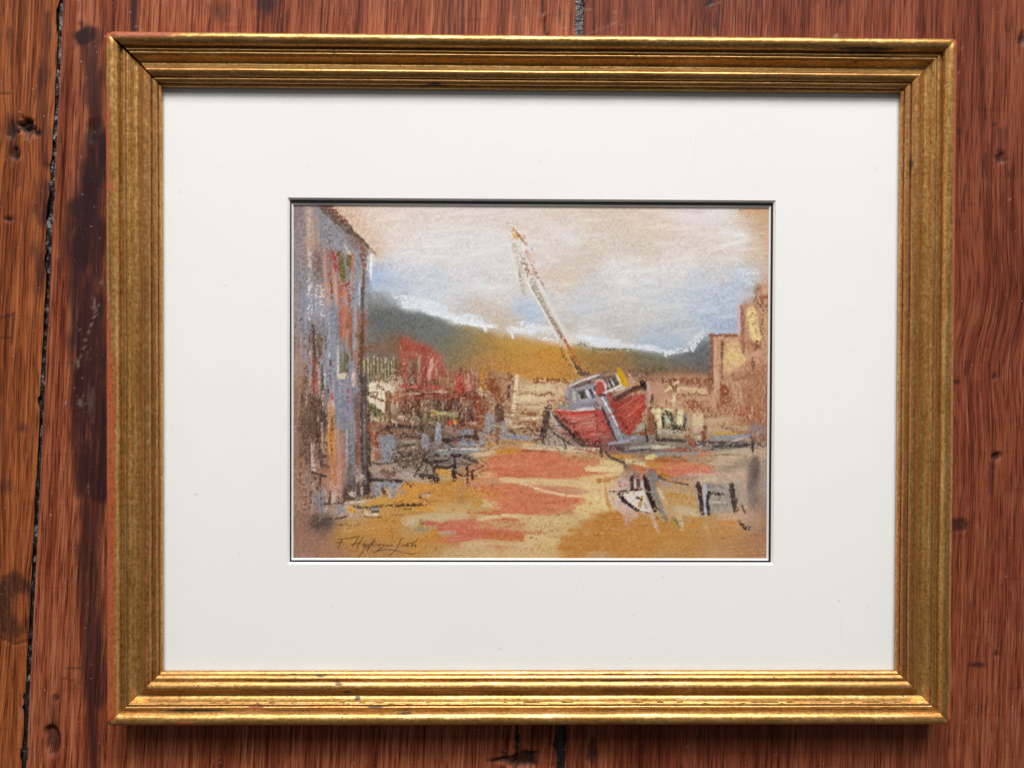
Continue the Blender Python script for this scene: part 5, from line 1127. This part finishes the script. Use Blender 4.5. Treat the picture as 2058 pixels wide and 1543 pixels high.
# --- the drawing: a sheet of pastel paper whose colours are laid down stroke by stroke
def pastel_material():
    N = NT('pastel_on_paper')
    c = N.n('ShaderNodeAttribute', attribute_name='pastel').outputs['Color']
    tc = N.n('ShaderNodeTexCoord').outputs['Object']
    tooth = N.noise(tc, 1150, 2, .6)
    N.bsdf(c, .95, 0, .12, tooth, .22, .00025)
    return N.m
img = paint_pastel()
img = np.where(img <= .04045, img / 12.92, ((img + .055) / 1.055) ** 2.4) * 1.0
nx, ny = 820, 610
qx = np.array([(591, 413), (1544, 418), (1541, 1120.8), (589.5, 1121.5)]) - [PX0, PY0]   # corners of the drawing on the measured sheet
uu, vv = np.meshgrid(np.linspace(-.012, 1.012, nx), np.linspace(-.012, 1.012, ny))
def bil(k):
    return (qx[0, k] * (1 - uu) + qx[1, k] * uu) * (1 - vv) + (qx[3, k] * (1 - uu) + qx[2, k] * uu) * vv
gx, gy = np.clip(bil(0), 0, PW - 1.001), np.clip(bil(1), 0, PH - 1.001)
ix, iy = gx.astype(int), gy.astype(int)
fx, fy = (gx - ix)[..., None], (gy - iy)[..., None]
pc = (img[iy, ix] * (1 - fx) + img[iy, ix + 1] * fx) * (1 - fy) + (img[iy + 1, ix] * (1 - fx) + img[iy + 1, ix + 1] * fx) * fy
VX = PCX + (uu - .5) * PWm
VY = PCY - (vv - .5) * PHm
VZ = .0037 + .00012 * np.sin(uu * 3.0 + 1) * np.sin(vv * 2.2) 
draw = mesh_np('pastel_drawing', np.stack([VX, VY, VZ], -1).reshape(-1, 3), grid_faces(ny, nx, True), pastel_material(), pic)
attr(draw, 'pastel', 'FLOAT_COLOR', np.concatenate([pc, np.ones(pc.shape[:2] + (1,))], -1))
draw['label'] = 'pastel drawing of a red fishing boat leaning on a harbour beach between old houses, signed lower left'

def box(name, sx, sy, z0, z1, mat, parent):
    s = [(-1, -1), (1, -1), (1, 1), (-1, 1)]
    V = [(a * sx / 2, b * sy / 2, z0) for a, b in s] + [(a * sx / 2, b * sy / 2, z1) for a, b in s]
    return mesh_np(name, V, [(3, 2, 1, 0), (4, 5, 6, 7), (0, 1, 5, 4), (1, 2, 6, 5), (2, 3, 7, 6), (3, 0, 4, 7)], mat, parent, smooth=False)
box('backing_board', MW, MH, .0006, .0032, plain('grey_backing', (.25, .20, .15), .9, .2, 200, .2), pic)

def glass_material():
    N = NT('picture_glass')
    tr = N.n('ShaderNodeBsdfTransparent')
    gl = N.n('ShaderNodeBsdfGlossy')
    gl.inputs['Roughness'].default_value = .02
    fr = N.n('ShaderNodeFresnel')
    fr.inputs['IOR'].default_value = 1.42
    geo = N.n('ShaderNodeNewGeometry')
    mx = N.n('ShaderNodeMixShader')
    N.link(N.math('MULTIPLY', fr.outputs[0], N.math('SUBTRACT', 1.0, geo.outputs['Backfacing'])), mx.inputs[0]); N.link(tr.outputs[0], mx.inputs[1]); N.link(gl.outputs[0], mx.inputs[2])
    N.link(mx.outputs[0], N.out.inputs[0])
    return N.m
glass = box('glass_pane', MW, MH, .0067, .0075, glass_material(), pic)

# fine scratches and a hair or two on the pane
def scratch_material():
    N = NT('scratch_mark')
    d = N.n('ShaderNodeBsdfDiffuse'); d.inputs[0].default_value = (.35, .34, .33, 1)
    t = N.n('ShaderNodeBsdfTransparent')
    m = N.n('ShaderNodeMixShader'); m.inputs[0].default_value = .16
    N.link(t.outputs[0], m.inputs[1]); N.link(d.outputs[0], m.inputs[2]); N.link(m.outputs[0], N.out.inputs[0])
    return N.m
M_SCR = scratch_material()
def scratch(pts, w):
    P = np.array([at_px(x, y, .0076) for x, y in pts])
    q = np.linspace(0, 1, 14)
    L = np.linspace(0, 1, len(P))
    C = np.stack([np.interp(q, L, P[:, i]) for i in range(3)], 1)
    C[:, 0] += .00025 * noise1(q, .25, int(pts[0][0])); C[:, 2] = .00753
    T = np.gradient(C, axis=0); T /= np.linalg.norm(T, axis=1)[:, None]
    Nn = np.stack([-T[:, 1], T[:, 0], 0 * T[:, 0]], 1)
    ww = (w * np.sin(np.pi * (.06 + .88 * q)))[:, None]
    V = np.concatenate([C - Nn * ww, C + Nn * ww + [0, 0, .00002]])
    i = np.arange(13)
    mesh_np('scratch', V, np.stack([i, 14 + i, 15 + i, i + 1], -1)[:, ::-1], M_SCR, glass)
for p_, w_ in (([(1400, 272), (1396, 300), (1395, 332)], .00006), ([(1172, 1142), (1158, 1180), (1140, 1220)], .00006), ([(1693, 1215), (1691, 1275), (1700, 1297)], .00007),
               ([(1003, 283), (1010, 300), (990, 330)], .00004), ([(1770, 1312), (1778, 1330), (1787, 1342)], .00007), ([(1500, 345), (1518, 365), (1520, 390)], .00004), ([(705, 340), (712, 362), (708, 385)], .00004)):
    scratch(p_, w_)
